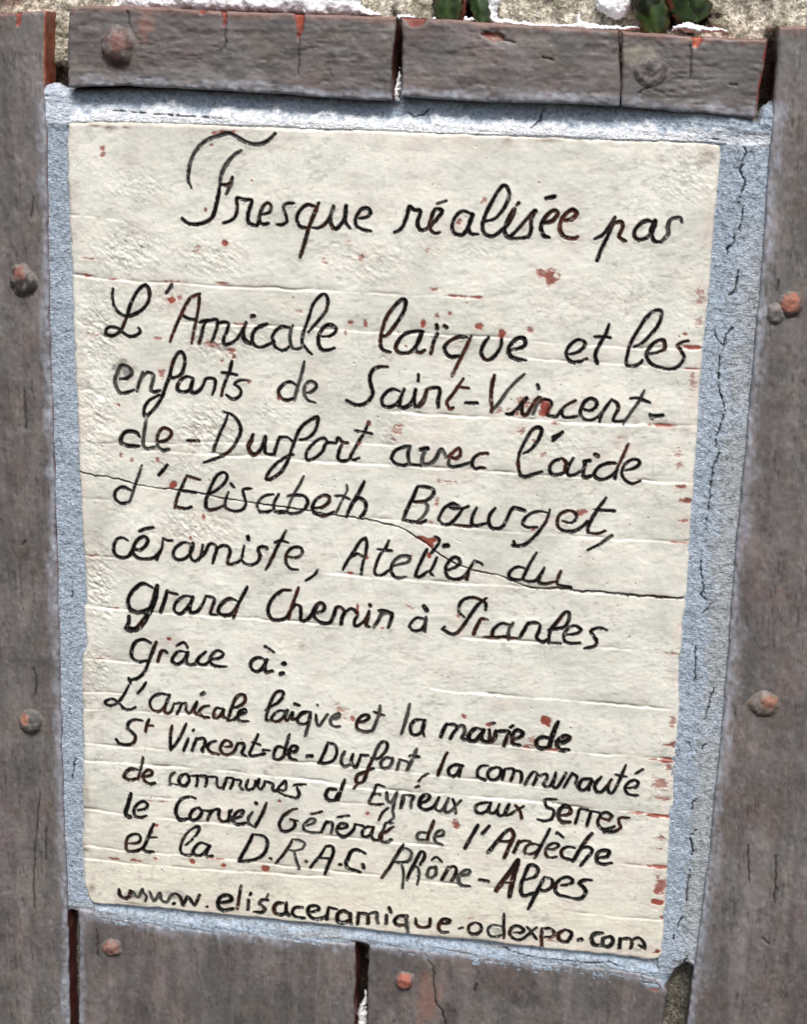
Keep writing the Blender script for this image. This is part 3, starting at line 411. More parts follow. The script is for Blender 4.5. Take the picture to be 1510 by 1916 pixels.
11 1 165 -47 -1391 -44 -1429 -28 -1445 -8 -1415 2 -1387
11 1 165 2 -1387 -10 -1443 -17 -1488
11 0 146 -38 -1473 -68 -1504 -83 -1544
11 1 136 -17 -1488 -11 -1520 -31 -1544
11 0 165 33 -1400 28 -1433 22 -1467
11 1 165 37 -1400 32 -1434 23 -1465
11 1 155 42 -1397 83 -1401 73 -1430 72 -1463
11 0 165 95 -1353 105 -1347
11 0 204 115 -1437 150 -1417 160 -1394 134 -1391 114 -1420 115 -1453 141 -1467 182 -1446 206 -1395
11 1 155 206 -1395 192 -1434 193 -1462 223 -1459 252 -1396 238 -1435 239 -1468 264 -1460 313 -1398
11 0 146 272 -1396 283 -1425 290 -1469
11 0 165 450 -1398 415 -1402 385 -1421 386 -1448 412 -1457 441 -1437 455 -1398 446 -1431 457 -1452 482 -1439 496 -1399
11 0 155 496 -1399 487 -1438 503 -1461 528 -1440 541 -1397 527 -1434 533 -1456 563 -1436 612 -1399
11 2 155 571 -1397 593 -1422 604 -1462
11 0 165 764 -1352 734 -1354 709 -1362 721 -1394 751 -1407 753 -1434 739 -1457 709 -1466 679 -1461
11 0 204 787 -1431 827 -1421 831 -1394 805 -1380 781 -1404 778 -1442 799 -1462 834 -1459
11 0 155 875 -1387 867 -1423 859 -1462
11 0 146 875 -1389 915 -1391
11 0 165 930 -1395 922 -1428 914 -1467
11 0 146 930 -1395 970 -1399
11 0 175 976 -1423 1012 -1430 1025 -1407 995 -1394 971 -1418 963 -1451 984 -1479 1014 -1476 1043 -1459
11 0 165 1107 -1410 1065 -1416 1062 -1441 1070 -1462 1044 -1486 995 -1494
12 0 223 -1324 -1520 -1339 -1575 -1354 -1622 -1346 -1642 -1329 -1646
12 0 165 -1290 -1605 -1252 -1595 -1241 -1571 -1262 -1556 -1295 -1577 -1312 -1613 -1302 -1640 -1275 -1643 -1247 -1632
12 0 185 -997 -1514 -1034 -1512 -1072 -1532 -1094 -1574 -1095 -1614 -1074 -1637 -1036 -1628
12 0 175 -976 -1562 -1008 -1577 -1025 -1612 -1014 -1634 -982 -1619 -965 -1584 -981 -1563
12 0 155 -960 -1575 -927 -1577 -911 -1573 -928 -1603 -936 -1626
12 0 165 -911 -1573 -879 -1564 -879 -1604 -858 -1627 -831 -1610 -825 -1564
12 0 165 -812 -1557 -826 -1581 -815 -1608 -826 -1624
12 0 175 -804 -1607 -767 -1587 -756 -1557 -783 -1566 -804 -1596 -799 -1629 -772 -1632 -745 -1621
12 1 155 -708 -1558 -729 -1594 -729 -1622 -708 -1637
12 0 175 -692 -1509 -689 -1512
12 0 175 -638 -1504 -656 -1554 -677 -1601 -696 -1639
12 0 165 -487 -1520 -518 -1534 -555 -1566 -574 -1607 -565 -1643 -534 -1645 -502 -1622 -497 -1588 -518 -1579
12 0 107 -518 -1579 -481 -1584
12 0 126 -418 -1541 -397 -1536 -363 -1523
12 1 155 -441 -1605 -407 -1590 -397 -1567 -423 -1570 -449 -1600 -449 -1628 -417 -1639 -370 -1634
12 0 146 -282 -1544 -230 -1532
12 0 155 -339 -1570 -352 -1602 -365 -1634
12 0 155 -339 -1578 -313 -1575 -310 -1603 -317 -1635
12 0 175 -276 -1605 -244 -1596 -239 -1579 -266 -1576 -286 -1601 -286 -1629 -259 -1646 -233 -1635 -207 -1604 -200 -1575
12 0 155 -200 -1575 -161 -1580
12 0 165 -109 -1583 -140 -1583 -163 -1611 -155 -1638 -124 -1623 -109 -1583 -118 -1623 -102 -1649 -71 -1640 -67 -1601
12 1 146 -12 -1551 -48 -1555 -58 -1583 -72 -1618
12 2 155 -11 -1568 -47 -1599 -73 -1613 -77 -1647
12 1 165 -77 -1647 -56 -1656 -35 -1651 -20 -1638
12 1 155 155 -1584 119 -1588 104 -1606 115 -1627 145 -1624
12 0 175 184 -1517 174 -1554 160 -1595 156 -1631
12 1 165 202 -1602 232 -1587 231 -1568 206 -1573 191 -1603 197 -1630 228 -1640
12 0 194 398 -1518 375 -1567 356 -1608 339 -1646
12 0 165 452 -1518 420 -1560
12 0 194 554 -1522 525 -1547 491 -1595 452 -1654
12 0 204 556 -1522 570 -1553 557 -1599 530 -1674
12 0 165 501 -1591 531 -1590 562 -1585
12 0 175 597 -1578 588 -1607 574 -1641
12 0 146 597 -1589 622 -1576 650 -1576
12 0 155 693 -1590 653 -1589 629 -1614 630 -1641 660 -1641 690 -1618
12 0 165 740 -1501 722 -1549 699 -1601 676 -1661
12 0 146 771 -1527 778 -1518 804 -1540
12 0 146 735 -1608 770 -1602 786 -1578 758 -1575 732 -1597 726 -1631 747 -1651 779 -1642
12 0 165 862 -1587 824 -1588 800 -1612 812 -1644 847 -1649
12 0 185 940 -1505 912 -1546 885 -1598 858 -1656
12 0 165 894 -1586 929 -1577 945 -1597 922 -1633 894 -1677
12 0 185 982 -1626 1016 -1617 1024 -1589 994 -1587 968 -1611 973 -1649 1003 -1657 1038 -1648
13 0 165 -1349 -1791 -1299 -1783 -1280 -1764 -1287 -1739 -1320 -1739 -1348 -1765 -1355 -1812 -1344 -1834 -1305 -1827 -1272 -1809 -1250 -1778
13 0 175 -1210 -1671 -1232 -1725 -1255 -1784 -1267 -1814 -1245 -1826 -1215 -1823
13 0 126 -1233 -1745 -1197 -1744
13 0 146 -1051 -1772 -1015 -1737 -982 -1688 -982 -1662 -1014 -1680 -1053 -1723 -1075 -1783 -1070 -1817 -1037 -1825 -999 -1815
13 0 165 -923 -1762 -972 -1752 -1004 -1781 -1010 -1811 -983 -1822 -956 -1805 -926 -1762 -945 -1804 -940 -1823 -913 -1815
13 0 185 -708 -1680 -729 -1730 -756 -1784 -778 -1829
13 0 165 -698 -1679 -656 -1683 -634 -1709 -645 -1767 -682 -1805 -731 -1825 -779 -1833
13 0 175 -619 -1800 -617 -1801
13 0 146 -507 -1685 -533 -1739 -565 -1787 -591 -1822
13 1 136 -507 -1685 -470 -1687 -448 -1702 -459 -1731 -501 -1747 -522 -1743
13 1 146 -501 -1747 -490 -1791 -474 -1841
13 0 155 -440 -1795 -438 -1796
13 0 155 -343 -1708 -368 -1756 -394 -1792 -418 -1829
13 0 175 -343 -1705 -311 -1704 -305 -1738 -326 -1796 -346 -1858
13 1 136 -384 -1771 -342 -1770 -321 -1768
13 0 175 -270 -1796 -265 -1796
13 0 204 -148 -1724 -190 -1709 -216 -1723 -231 -1758 -241 -1788 -225 -1814 -172 -1826
13 0 185 -157 -1784 -153 -1801
13 0 165 40 -1657 13 -1710 -17 -1770 -62 -1845
13 1 155 23 -1687 54 -1678 80 -1698 71 -1738 35 -1753 9 -1753
13 1 126 32 -1759 44 -1808 41 -1888
13 0 165 123 -1755 143 -1719 142 -1691 122 -1693 97 -1752 73 -1805 63 -1843
13 1 136 73 -1805 103 -1768 119 -1789 120 -1823 113 -1863
13 1 165 201 -1758 170 -1772 161 -1807 177 -1822 202 -1797 201 -1758
13 0 136 182 -1721 205 -1707 229 -1727
13 0 185 263 -1751 249 -1787 232 -1825
13 0 175 263 -1757 294 -1748 300 -1781 281 -1825
13 1 175 316 -1796 357 -1781 366 -1760 341 -1763 316 -1796 317 -1830 338 -1845 369 -1841
13 0 185 417 -1802 458 -1806
13 0 243 594 -1678 573 -1725 539 -1779 498 -1850
13 0 243 599 -1678 588 -1729 575 -1791 564 -1874
13 0 126 535 -1801 571 -1803
13 0 194 636 -1779 681 -1758 694 -1717 673 -1698 648 -1706 630 -1758 617 -1809 619 -1848 635 -1861 680 -1842
13 0 175 726 -1753 708 -1800 685 -1858 658 -1928
13 0 175 726 -1753 762 -1766 764 -1799 735 -1825 709 -1822
13 0 175 809 -1789 849 -1779 860 -1755 832 -1742 793 -1768 780 -1814 801 -1840 832 -1845 868 -1852
13 0 194 950 -1746 913 -1750 894 -1768 915 -1788 926 -1809 908 -1845 868 -1852
14 0 204 -1398 -2049 -1393 -2081 -1368 -2096 -1343 -2081 -1337 -2051
14 1 146 -1326 -2050 -1310 -2078 -1293 -2076 -1276 -2033
14 1 136 -1273 -2030 -1271 -2050 -1254 -2072 -1260 -2096
14 1 165 -1237 -2043 -1227 -2074 -1211 -2090 -1188 -2047
14 1 165 -1182 -2043 -1177 -2081 -1150 -2092 -1133 -2064 -1116 -2045
14 0 165 -1103 -2038 -1078 -2058 -1065 -2098 -1045 -2049
14 0 175 -1045 -2049 -1029 -2059 -1004 -2091 -979 -2033
14 0 165 -1117 -2099 -1109 -2094
14 0 126 -944 -2095 -939 -2093
14 0 214 -876 -2065 -827 -2054 -816 -2030 -848 -2021 -881 -2048 -881 -2089 -854 -2106 -808 -2090
14 2 165 -767 -1960 -775 -2013 -786 -2090
14 0 165 -718 -1999 -721 -2008
14 0 175 -729 -2037 -732 -2090
14 0 165 -630 -2024 -660 -2027 -673 -2049 -654 -2064 -643 -2078 -665 -2097 -700 -2098
14 1 87 -630 -1992 -638 -2016
14 0 204 -552 -2033 -584 -2039 -600 -2070 -589 -2095 -551 -2094 -535 -2069
14 0 194 -536 -2028 -538 -2069 -525 -2096
14 0 185 -455 -2045 -493 -2052 -506 -2083 -481 -2103 -444 -2102
14 0 204 -417 -2070 -375 -2051 -380 -2034 -412 -2035 -428 -2057 -417 -2090 -390 -2102 -358 -2095 -337 -2081
14 0 185 -322 -2030 -329 -2063 -332 -2098
14 0 165 -322 -2033 -284 -2038
14 0 214 -220 -2051 -252 -2043 -279 -2069 -273 -2103 -241 -2105 -212 -2085
14 0 185 -212 -2050 -215 -2079 -209 -2110
14 0 194 -173 -2043 -175 -2075 -177 -2104
14 0 185 -173 -2046 -130 -2047 -124 -2092
14 1 185 -125 -2046 -83 -2033 -82 -2064 -74 -2089
14 0 175 -21 -2000 -12 -2022
14 1 175 -33 -2041 -35 -2088
14 0 185 70 -2033 28 -2040 7 -2066 24 -2087 55 -2083
14 1 194 66 -2031 64 -2060 74 -2128
14 0 175 111 -2043 117 -2077 149 -2088 180 -2073 182 -2035
14 0 185 229 -2059 268 -2051 278 -2033 247 -2031 227 -2059 228 -2090 249 -2102 272 -2097
14 0 146 326 -2073 344 -2066
14 0 165 403 -2031 375 -2051 373 -2082 400 -2094 430 -2076 431 -2042 403 -2031
14 1 146 532 -2036 491 -2035 466 -2060 477 -2093 509 -2096 539 -2081
14 0 155 542 -1967 542 -2023 545 -2097
14 0 165 595 -2063 631 -2059 640 -2041 609 -2024 579 -2042 575 -2077 602 -2099 632 -2096 662 -2067 701 -2023
14 0 146 655 -2025 676 -2048 704 -2087
14 2 185 728 -2025 727 -2071 730 -2127
14 0 175 726 -2031 761 -2022 787 -2041 778 -2065 743 -2072
14 0 194 837 -2021 808 -2045 815 -2078 846 -2086 865 -2061 868 -2032 837 -2021
14 0 243 908 -2068 918 -2063
14 0 223 1017 -2018 980 -2025 966 -2055 983 -2084 1013 -2083
14 0 204 1046 -2037 1022 -2048 1023 -2082 1049 -2085 1068 -2060 1061 -2035 1036 -2038
14 0 185 1102 -2039 1102 -2087
14 0 175 1102 -2042 1142 -2032 1158 -2050 1155 -2084
14 0 175 1157 -2039 1187 -2024 1213 -2043 1220 -2076 1194 -2062"""

# ------------------------------------------------------------------ helpers
def hash2(ix, iz, seed):
    h = (ix.astype(np.int64) * 374761393 + iz.astype(np.int64) * 668265263 + seed * 974634777) & 0xFFFFFFFF
    h = ((h ^ (h >> 13)) * 1274126177) & 0xFFFFFFFF
    h = ((h ^ (h >> 16)) * 2246822519) & 0xFFFFFFFF
    return ((h ^ (h >> 15)) & 0xFFFFFF).astype(np.float32) / 16777215.0 * 2 - 1
def vnoise(x, z, seed):
    ix = np.floor(x); iz = np.floor(z); fx = (x - ix).astype(np.float32); fz = (z - iz).astype(np.float32)
    fx = fx * fx * (3 - 2 * fx); fz = fz * fz * (3 - 2 * fz)
    ix = ix.astype(np.int64); iz = iz.astype(np.int64)
    a = hash2(ix, iz, seed); b = hash2(ix + 1, iz, seed); c = hash2(ix, iz + 1, seed); e = hash2(ix + 1, iz + 1, seed)
    return (a + (b - a) * fx) * (1 - fz) + (c + (e - c) * fx) * fz
def fbm(x, z, sx, sz=None, seed=0, oct=3, ang=0.0, gain=.5):
    sz = sz or sx
    if ang:
        ca, sa = math.cos(ang), math.sin(ang); x, z = x * ca + z * sa, -x * sa + z * ca
    r = 0; a = 1; t = 0
    for o in range(oct):
        r = r + a * vnoise(x / sx * 2 ** o + 17.3 * o, z / sz * 2 ** o - 9.1 * o, seed + o * 31); t += a; a *= gain
    return r / t * 1.35
def sst(a, b, x):
    t = np.clip((x - a) / (b - a), 0, 1); return t * t * (3 - 2 * t)
def pts(f): return np.array(f, dtype=float).reshape(-1, 2) / 10.0
def resample(p, t):
    d_ = np.concatenate([[0], np.cumsum(np.hypot(*np.diff(p, axis=0).T))]); d_ /= d_[-1]
    return np.stack([np.interp(t, d_, p[:, 0]), np.interp(t, d_, p[:, 1])], -1)
def catmull(p, n=5):
    if len(p) < 3: return p
    q = np.vstack([2 * p[0] - p[1], p, 2 * p[-1] - p[-2]]); o = []
    for i in range(len(p) - 1):
        p0, p1, p2, p3 = q[i:i + 4]
        for k in range(n):
            t = k / n
            o.append(.5 * (2 * p1 + (p2 - p0) * t + (2 * p0 - 5 * p1 + 4 * p2 - p3) * t * t + (3 * p1 - p0 - 3 * p2 + p3) * t ** 3))
    o.append(p[-1]); return np.array(o)
class Raster:
    """regular raster over a rectangle of the wall plane, with distances to polylines"""
    def __init__(s, x0, x1, z0, z1, h):
        s.x0, s.z0, s.h = x0, z0, h; s.nx = int((x1 - x0) / h) + 2; s.nz = int((z1 - z0) / h) + 2
        s.d = np.full((s.nz, s.nx), 99., np.float32); s.hw = np.full((s.nz, s.nx), .8, np.float32)
        s.typ = np.zeros((s.nz, s.nx), np.float32); s.line = np.zeros((s.nz, s.nx), np.int16)
    def poly(s, p, hw, typ=0, line=0, pad=2.0, taper=False):
        n = len(p) - 1
        for i in range(max(n, 1)):
            a = p[i]; b = p[min(i + 1, len(p) - 1)]
            w0 = hw * (1 if not taper else .72 + .28 * min(1, min(i, n - i) / max(1, n * .12)))
            r = w0 + pad
            i0 = max(0, int((min(a[0], b[0]) - r - s.x0) / s.h)); i1 = min(s.nx, int((max(a[0], b[0]) + r - s.x0) / s.h) + 2)
            j0 = max(0, int((min(a[1], b[1]) - r - s.z0) / s.h)); j1 = min(s.nz, int((max(a[1], b[1]) + r - s.z0) / s.h) + 2)
            if i1 <= i0 or j1 <= j0: continue
            X = (s.x0 + np.arange(i0, i1) * s.h)[None, :]; Z = (s.z0 + np.arange(j0, j1) * s.h)[:, None]
            ab = b - a; L = max(1e-9, ab @ ab); t = np.clip(((X - a[0]) * ab[0] + (Z - a[1]) * ab[1]) / L, 0, 1)
            dd = np.hypot(X - a[0] - t * ab[0], Z - a[1] - t * ab[1]) - w0
            sub = s.d[j0:j1, i0:i1]; m = dd < sub
            sub[m] = dd[m]; s.hw[j0:j1, i0:i1][m] = w0; s.typ[j0:j1, i0:i1][m] = typ; s.line[j0:j1, i0:i1][m] = line
    def at(s, A, x, z):
        fx = np.clip((x - s.x0) / s.h, 0, s.nx - 1.001); fz = np.clip((z - s.z0) / s.h, 0, s.nz - 1.001)
        i = fx.astype(int); j = fz.astype(int); fx = fx - i; fz = fz - j
        return (A[j, i] * (1 - fx) + A[j, i + 1] * fx) * (1 - fz) + (A[j + 1, i] * (1 - fx) + A[j + 1, i + 1] * fx) * fz
    def near(s, A, x, z):
        i = np.clip(((x - s.x0) / s.h + .5).astype(int), 0, s.nx - 1); j = np.clip(((z - s.z0) / s.h + .5).astype(int), 0, s.nz - 1)
        return A[j, i]
def inside(poly, x, z):
    r = np.zeros(x.shape, bool); n = len(poly)
    for i in range(n):
        (ax, az), (bx, bz) = poly[i], poly[(i + 1) % n]
        if az == bz: continue
        c = ((az > z) != (bz > z)) & (x < (bx - ax) * (z - az) / (bz - az) + ax); r ^= c
    return r
def col3(c): return np.array(c, np.float32)
def mix(a, b, t): return a + (b - a) * t[..., None]

def mesh_obj(name, V, Q, col=None, mat=None, parent=None, normals=None, smooth=True):
    me = bpy.data.meshes.new(name); V = np.ascontiguousarray(V, np.float32); Q = np.ascontiguousarray(Q, np.int32)
    me.vertices.add(len(V)); me.vertices.foreach_set('co', V.ravel())
    me.loops.add(Q.size); me.loops.foreach_set('vertex_index', Q.ravel())
    me.polygons.add(len(Q)); me.polygons.foreach_set('loop_start', np.arange(0, Q.size, 4, dtype=np.int32))
    me.update(calc_edges=True)
    if smooth: me.polygons.foreach_set('use_smooth', np.ones(len(Q), bool))
    if col is not None:
        a = me.attributes.new('col', 'FLOAT_COLOR', 'POINT'); c = np.ones((len(V), 4), np.float32); c[:, :col.shape[1]] = col
        a.data.foreach_set('color', c.ravel())
    if normals is not None: me.normals_split_custom_set_from_vertices(normals.astype(np.float32))
    if mat: me.materials.append(mat)
    o = bpy.data.objects.new(name, me); sc.collection.objects.link(o)
    if parent: o.parent = parent
    return o
def grid_quads(nz, nx, flip=False):
    i = np.arange((nz - 1) * nx).reshape(nz - 1, nx)[:, :-1]
    return np.stack([i, i + nx, i + nx + 1, i + 1], -1)      # rows run downwards: faces look at -Y
def coons(E, nu, nv):
    u = np.linspace(0, 1, nu); v = np.linspace(0, 1, nv)
    Tt = resample(pts(E['top']), u)[None]; Bb = resample(pts(E['bottom']), u)[None]
    Ll = resample(pts(E['left']), v)[:, None]; Rr = resample(pts(E['right']), v)[:, None]
    U = u[None, :, None]; Vv = v[:, None, None]
    P = (1 - Vv) * Tt + Vv * Bb + (1 - U) * Ll + U * Rr - ((1 - U) * (1 - Vv) * Tt[:, :1] + U * (1 - Vv) * Tt[:, -1:] + (1 - U) * Vv * Bb[:, :1] + U * Vv * Bb[:, -1:])
    return P[..., 0], P[..., 1]
def normals_of(X, Y, Z):
    P = np.stack([X, Y, Z], -1); du = np.gradient(P, axis=1); dv = np.gradient(P, axis=0)
    n = np.cross(dv, du); return n / np.maximum(1e-12, np.linalg.norm(n, axis=-1, keepdims=True))
def pad_back(X, Y, Z, C, depths):
    """ring the sheet with side walls that run back from its rim"""
    k = len(depths); pe = lambda a: np.pad(a, ((k, k), (k, k)) + ((0, 0),) * (a.ndim - 2), mode='edge')
    n0, n1 = X.shape; X, Y, Z, C = pe(X), pe(Y), pe(Z), pe(C)
    ii = np.arange(n0 + 2 * k)[:, None]; jj = np.arange(n1 + 2 * k)[None]
    r = np.maximum(np.maximum(k - ii, ii - (n0 + k - 1)), np.maximum(k - jj, jj - (n1 + k - 1)))
    for q, (dy) in enumerate(depths, 1): Y = np.where(r == q, dy, Y)
    nr, nc = X.shape; Q = grid_quads(nr, nc)
    a = np.arange(nr - 1)[:, None]; b = np.arange(nc - 1)[None]
    corner = ((a < k) | (a >= nr - 1 - k)) & ((b < k) | (b >= nc - 1 - k))
    return X, Y, Z, C, Q, ~corner, r
def tag(o, label, cat, group=None, kind=None):
    if label: o['label'] = label
    if cat: o['category'] = cat
    if group: o['group'] = group
    if kind: o['kind'] = kind
def empty(name, x, y, z):
    o = bpy.data.objects.new(name, None); sc.collection.objects.link(o); o.location = (x * S, y * S, z * S); o.empty_display_size = .01
    return o

# ------------------------------------------------------------------ materials
def material(name, rough=(.5, .7), bumps=(), var=(), spec=.5, coat=0, craze=None, speck=None, sat=None):
    """pigment comes from the 'col' attribute; noise adds fine variation; bumps = (scale, strength, distance, detail)"""
    m = bpy.data.materials.new(name); m.use_nodes = True; t = m.node_tree; N = t.nodes; Lk = t.links.new
    b = N['Principled BSDF']; at = N.new('ShaderNodeAttribute'); at.attribute_name = 'col'
    tc = N.new('ShaderNodeTexCoord'); cur = at.outputs['Color']
    for (scl, lo, hi, stretch) in var:
        mp = N.new('ShaderNodeMapping'); mp.inputs['Scale'].default_value = stretch; Lk(tc.outputs['Object'], mp.inputs[0])
        n = N.new('ShaderNodeTexNoise'); n.inputs['Scale'].default_value = scl; n.inputs['Detail'].default_value = 4; Lk(mp.outputs[0], n.inputs['Vector'])
        r = N.new('ShaderNodeMapRange'); r.inputs[1].default_value = .32; r.inputs[2].default_value = .68; r.inputs[3].default_value = lo; r.inputs[4].default_value = hi
        Lk(n.outputs[0], r.inputs[0]); v = N.new('ShaderNodeVectorMath'); v.operation = 'SCALE'; Lk(cur, v.inputs[0]); Lk(r.outputs[0], v.inputs['Scale']); cur = v.outputs[0]
    if craze:
        mp = N.new('ShaderNodeVectorMath'); mp.operation = 'ADD'; n = N.new('ShaderNodeTexNoise'); n.inputs['Scale'].default_value = 260; Lk(tc.outputs['Object'], n.inputs['Vector'])
        sc_ = N.new('ShaderNodeVectorMath'); sc_.operation = 'SCALE'; sc_.inputs['Scale'].default_value = .0022; Lk(n.outputs['Color'], sc_.inputs[0]); Lk(tc.outputs['Object'], mp.inputs[0]); Lk(sc_.outputs[0], mp.inputs[1])
        fl = N.new('ShaderNodeVectorMath'); fl.operation = 'MULTIPLY'; fl.inputs[1].default_value = (1, 0, 1); Lk(mp.outputs[0], fl.inputs[0])
        vo = N.new('ShaderNodeTexVoronoi'); vo.feature = 'DISTANCE_TO_EDGE'; vo.inputs['Scale'].default_value = craze; Lk(fl.outputs[0], vo.inputs['Vector'])
        r = N.new('ShaderNodeMapRange'); r.inputs[1].default_value = 0; r.inputs[2].default_value = .035; r.inputs[3].default_value = 1; r.inputs[4].default_value = 0; Lk(vo.outputs['Distance'], r.inputs[0])
        n2 = N.new('ShaderNodeTexNoise'); n2.inputs['Scale'].default_value = 28; Lk(tc.outputs['Object'], n2.inputs['Vector'])
        r2 = N.new('ShaderNodeMapRange'); r2.inputs[1].default_value = .47; r2.inputs[2].default_value = .62; r2.inputs[3].default_value = 0; r2.inputs[4].default_value = .22; Lk(n2.outputs[0], r2.inputs[0])
        mu = N.new('ShaderNodeMath'); mu.operation = 'MULTIPLY'; Lk(r.outputs[0], mu.inputs[0]); Lk(r2.outputs[0], mu.inputs[1])
        su = N.new('ShaderNodeMath'); su.operation = 'SUBTRACT'; su.inputs[0].default_value = 1; Lk(mu.outputs[0], su.inputs[1])
        v = N.new('ShaderNodeVectorMath'); v.operation = 'SCALE'; Lk(cur, v.inputs[0]); Lk(su.outputs[0], v.inputs['Scale']); cur = v.outputs[0]
    if speck:
        n = N.new('ShaderNodeTexVoronoi'); n.inputs['Scale'].default_value = speck[0]; Lk(tc.outputs['Object'], n.inputs['Vector'])
        r = N.new('ShaderNodeMapRange'); r.inputs[3].default_value = speck[1]; r.inputs[4].default_value = speck[2]
        s_ = N.new('ShaderNodeSeparateColor'); Lk(n.outputs['Color'], s_.inputs[0]); Lk(s_.outputs[0], r.inputs[0])
        v = N.new('ShaderNodeVectorMath'); v.operation = 'SCALE'; Lk(cur, v.inputs[0]); Lk(r.outputs[0], v.inputs['Scale']); cur = v.outputs[0]
    Lk(cur, b.inputs['Base Color'])
    n = N.new('ShaderNodeTexNoise'); n.inputs['Scale'].default_value = 90; n.inputs['Detail'].default_value = 3; Lk(tc.outputs['Object'], n.inputs['Vector'])
    r = N.new('ShaderNodeMapRange'); r.inputs[1].default_value = .35; r.inputs[2].default_value = .65; r.inputs[3].default_value = rough[0]; r.inputs[4].default_value = rough[1]
    Lk(n.outputs[0], r.inputs[0]); Lk(r.outputs[0], b.inputs['Roughness'])
    b.inputs['Specular IOR Level'].default_value = spec
    b.inputs['Coat Weight'].default_value = coat; b.inputs['Coat Roughness'].default_value = .25
    prev = None
    for (scl, stre, dist, det, stretch) in bumps:
        mp = N.new('ShaderNodeMapping'); mp.inputs['Scale'].default_value = stretch; Lk(tc.outputs['Object'], mp.inputs[0])
        n = N.new('ShaderNodeTexNoise'); n.inputs['Scale'].default_value = scl; n.inputs['Detail'].default_value = det; n.inputs['Roughness'].default_value = .6; Lk(mp.outputs[0], n.inputs['Vector'])
        bp = N.new('ShaderNodeBump'); bp.inputs['Strength'].default_value = stre; bp.inputs['Distance'].default_value = dist; Lk(n.outputs[0], bp.inputs['Height'])
        if prev: Lk(prev, bp.inputs['Normal'])
        prev = bp.outputs[0]
    if prev: Lk(prev, b.inputs['Normal'])
    return m
I3 = (1, 1, 1)
M_glaze = material('cream_glaze', (.38, .58), [(420, .5, .0004, 3, I3), (1500, .25, .00012, 2, I3)], [(60, .93, 1.06, I3), (500, .95, 1.04, I3)], .42, 0, craze=170)
M_ink = material('black_glaze', (.35, .6), [(420, .3, .0003, 3, I3)], [(300, .7, 1.3, I3)], .14)
M_plank = material('grey_brown_stain', (.42, .7), [(380, .45, .0004, 4, I3), (1500, .2, .00015, 2, I3)], [(45, .85, 1.15, (1, 1, .6)), (500, .9, 1.1, I3)], .5)
M_mortar = material('blue_grey_mortar', (.6, .85), [(800, 1, .0012, 3, (1, 1, 1.5)), (2600, .8, .0004, 2, I3)], [(620, .74, 1.26, (1, 1, 1.4))], .4, speck=(1400, .92, 1.1))
M_stone = material('rough_stone_wall', (.85, 1), [(450, .8, .0016, 4, I3), (1500, .6, .0005, 3, I3)], [(350, .6, 1.35, I3)], .2, speck=(1100, .5, 1.5))
M_plaster = material('white_plaster', (.7, .9), [(500, .8, .0008, 3, I3)], [(200, .92, 1.05, I3)], .3)
M_leaf = material('leaf_green', (.3, .5), [(300, .4, .0006, 3, I3)], [(200, .6, 1.4, I3)], .5)
M_clay = material('painted_clay', (.5, .75), [(600, .8, .0006, 4, I3)], [(500, .8, 1.2, I3)], .4)

# ------------------------------------------------------------------ stains given as ellipses
def ellipses(L, x, z, seed, sp=.9):
    o = np.zeros(x.shape, np.float32); nz_ = fbm(x, z, 2.2, seed=seed, oct=3); nf = fbm(x, z, 1.5, .45, seed=seed + 5, oct=2, ang=.05)
    for (ex, ez, rx, rz, st) in L:
        m = (abs(x - ex) < rx * 1.8 + 1) & (abs(z - ez) < rz * 1.8 + 1)
        if not m.any(): continue
        r = np.hypot((x[m] - ex) / rx, (z[m] - ez) / rz)
        v = 1.12 - r + (.35 + .5 * (1 - st)) * nz_[m] * 1.0 + (.15 + .95 * (1 - st)) * nf[m] - (1 - st) * .35
        o[m] = np.maximum(o[m], sst(-.1, .35 + .5 * (1 - st), v) * min(1, .5 + .5 * st))
    return o
def soft(L, x, z):
    o = np.zeros(x.shape, np.float32)
    for (ex, ez, rx, rz, st) in L:
        o = np.maximum(o, st * np.exp(-(((x - ex) / rx) ** 2 + ((z - ez) / rz) ** 2) * 1.2))
    return o

# ------------------------------------------------------------------ the plaque
NU, NV = 810, 1070
X, Z = coons(DATA_PLAQUE, NU, NV)
ra = Raster(-162, 138, -216, 173, .2)
lines = {}
for ln in STROKES.split('\n'):
    t = list(map(int, ln.split())); p = catmull(np.array(t[3:], float).reshape(-1, 2) / 10)
    ra.poly(p, t[2] / 200.0 * 1.04, t[1], t[0], taper=len(p) > 3)
rc = Raster(-162, 138, -216, 173, .2)
cp = pts(DATA_CRACK); cw = resample(cp, np.linspace(0, 1, 260)); 
cw[:, 1] += fbm(cw[:, 0], cw[:, 0] * 0, 1.6, seed=3, oct=2) * .28
for i in range(len(cw) - 1): rc.poly(cw[i:i + 2], .20 + .15 * abs(math.sin(i * .31) * math.sin(i * .083)) + (.1 if i > 200 else 0))
sd = ra.at(ra.d, X, Z); hw = ra.at(ra.hw, X, Z); typ = ra.near(ra.typ, X, Z); lid = ra.near(ra.line, X, Z); sdc = rc.at(rc.d, X, Z)
n1 = fbm(X, Z, 1.3, seed=11, oct=2); n2 = fbm(X, Z, 5, seed=12, oct=3); nst = fbm(X, Z, 9, 2.2, seed=14, oct=3, ang=.12) * sst(-.5, .5, fbm(X, Z, 26, seed=15, oct=2))
rough = soft(DATA_ROUGH, X, Z)
h = .55 * fbm(X, Z, 60, 45, seed=21, oct=2) + .20 * fbm(X, Z, 14, 9, seed=22, oct=3) + .09 * nst
h += .07 * fbm(X, Z, 2.2, 1.2, seed=24, oct=2) * (.4 + .6 * sst(-.2, .6, n2))
h += rough * (.42 * fbm(X, Z, 3.2, 1.5, seed=25, oct=3, ang=-.5) + .16 * fbm(X, Z, 1., seed=26, oct=1))
gro = np.zeros_like(h)
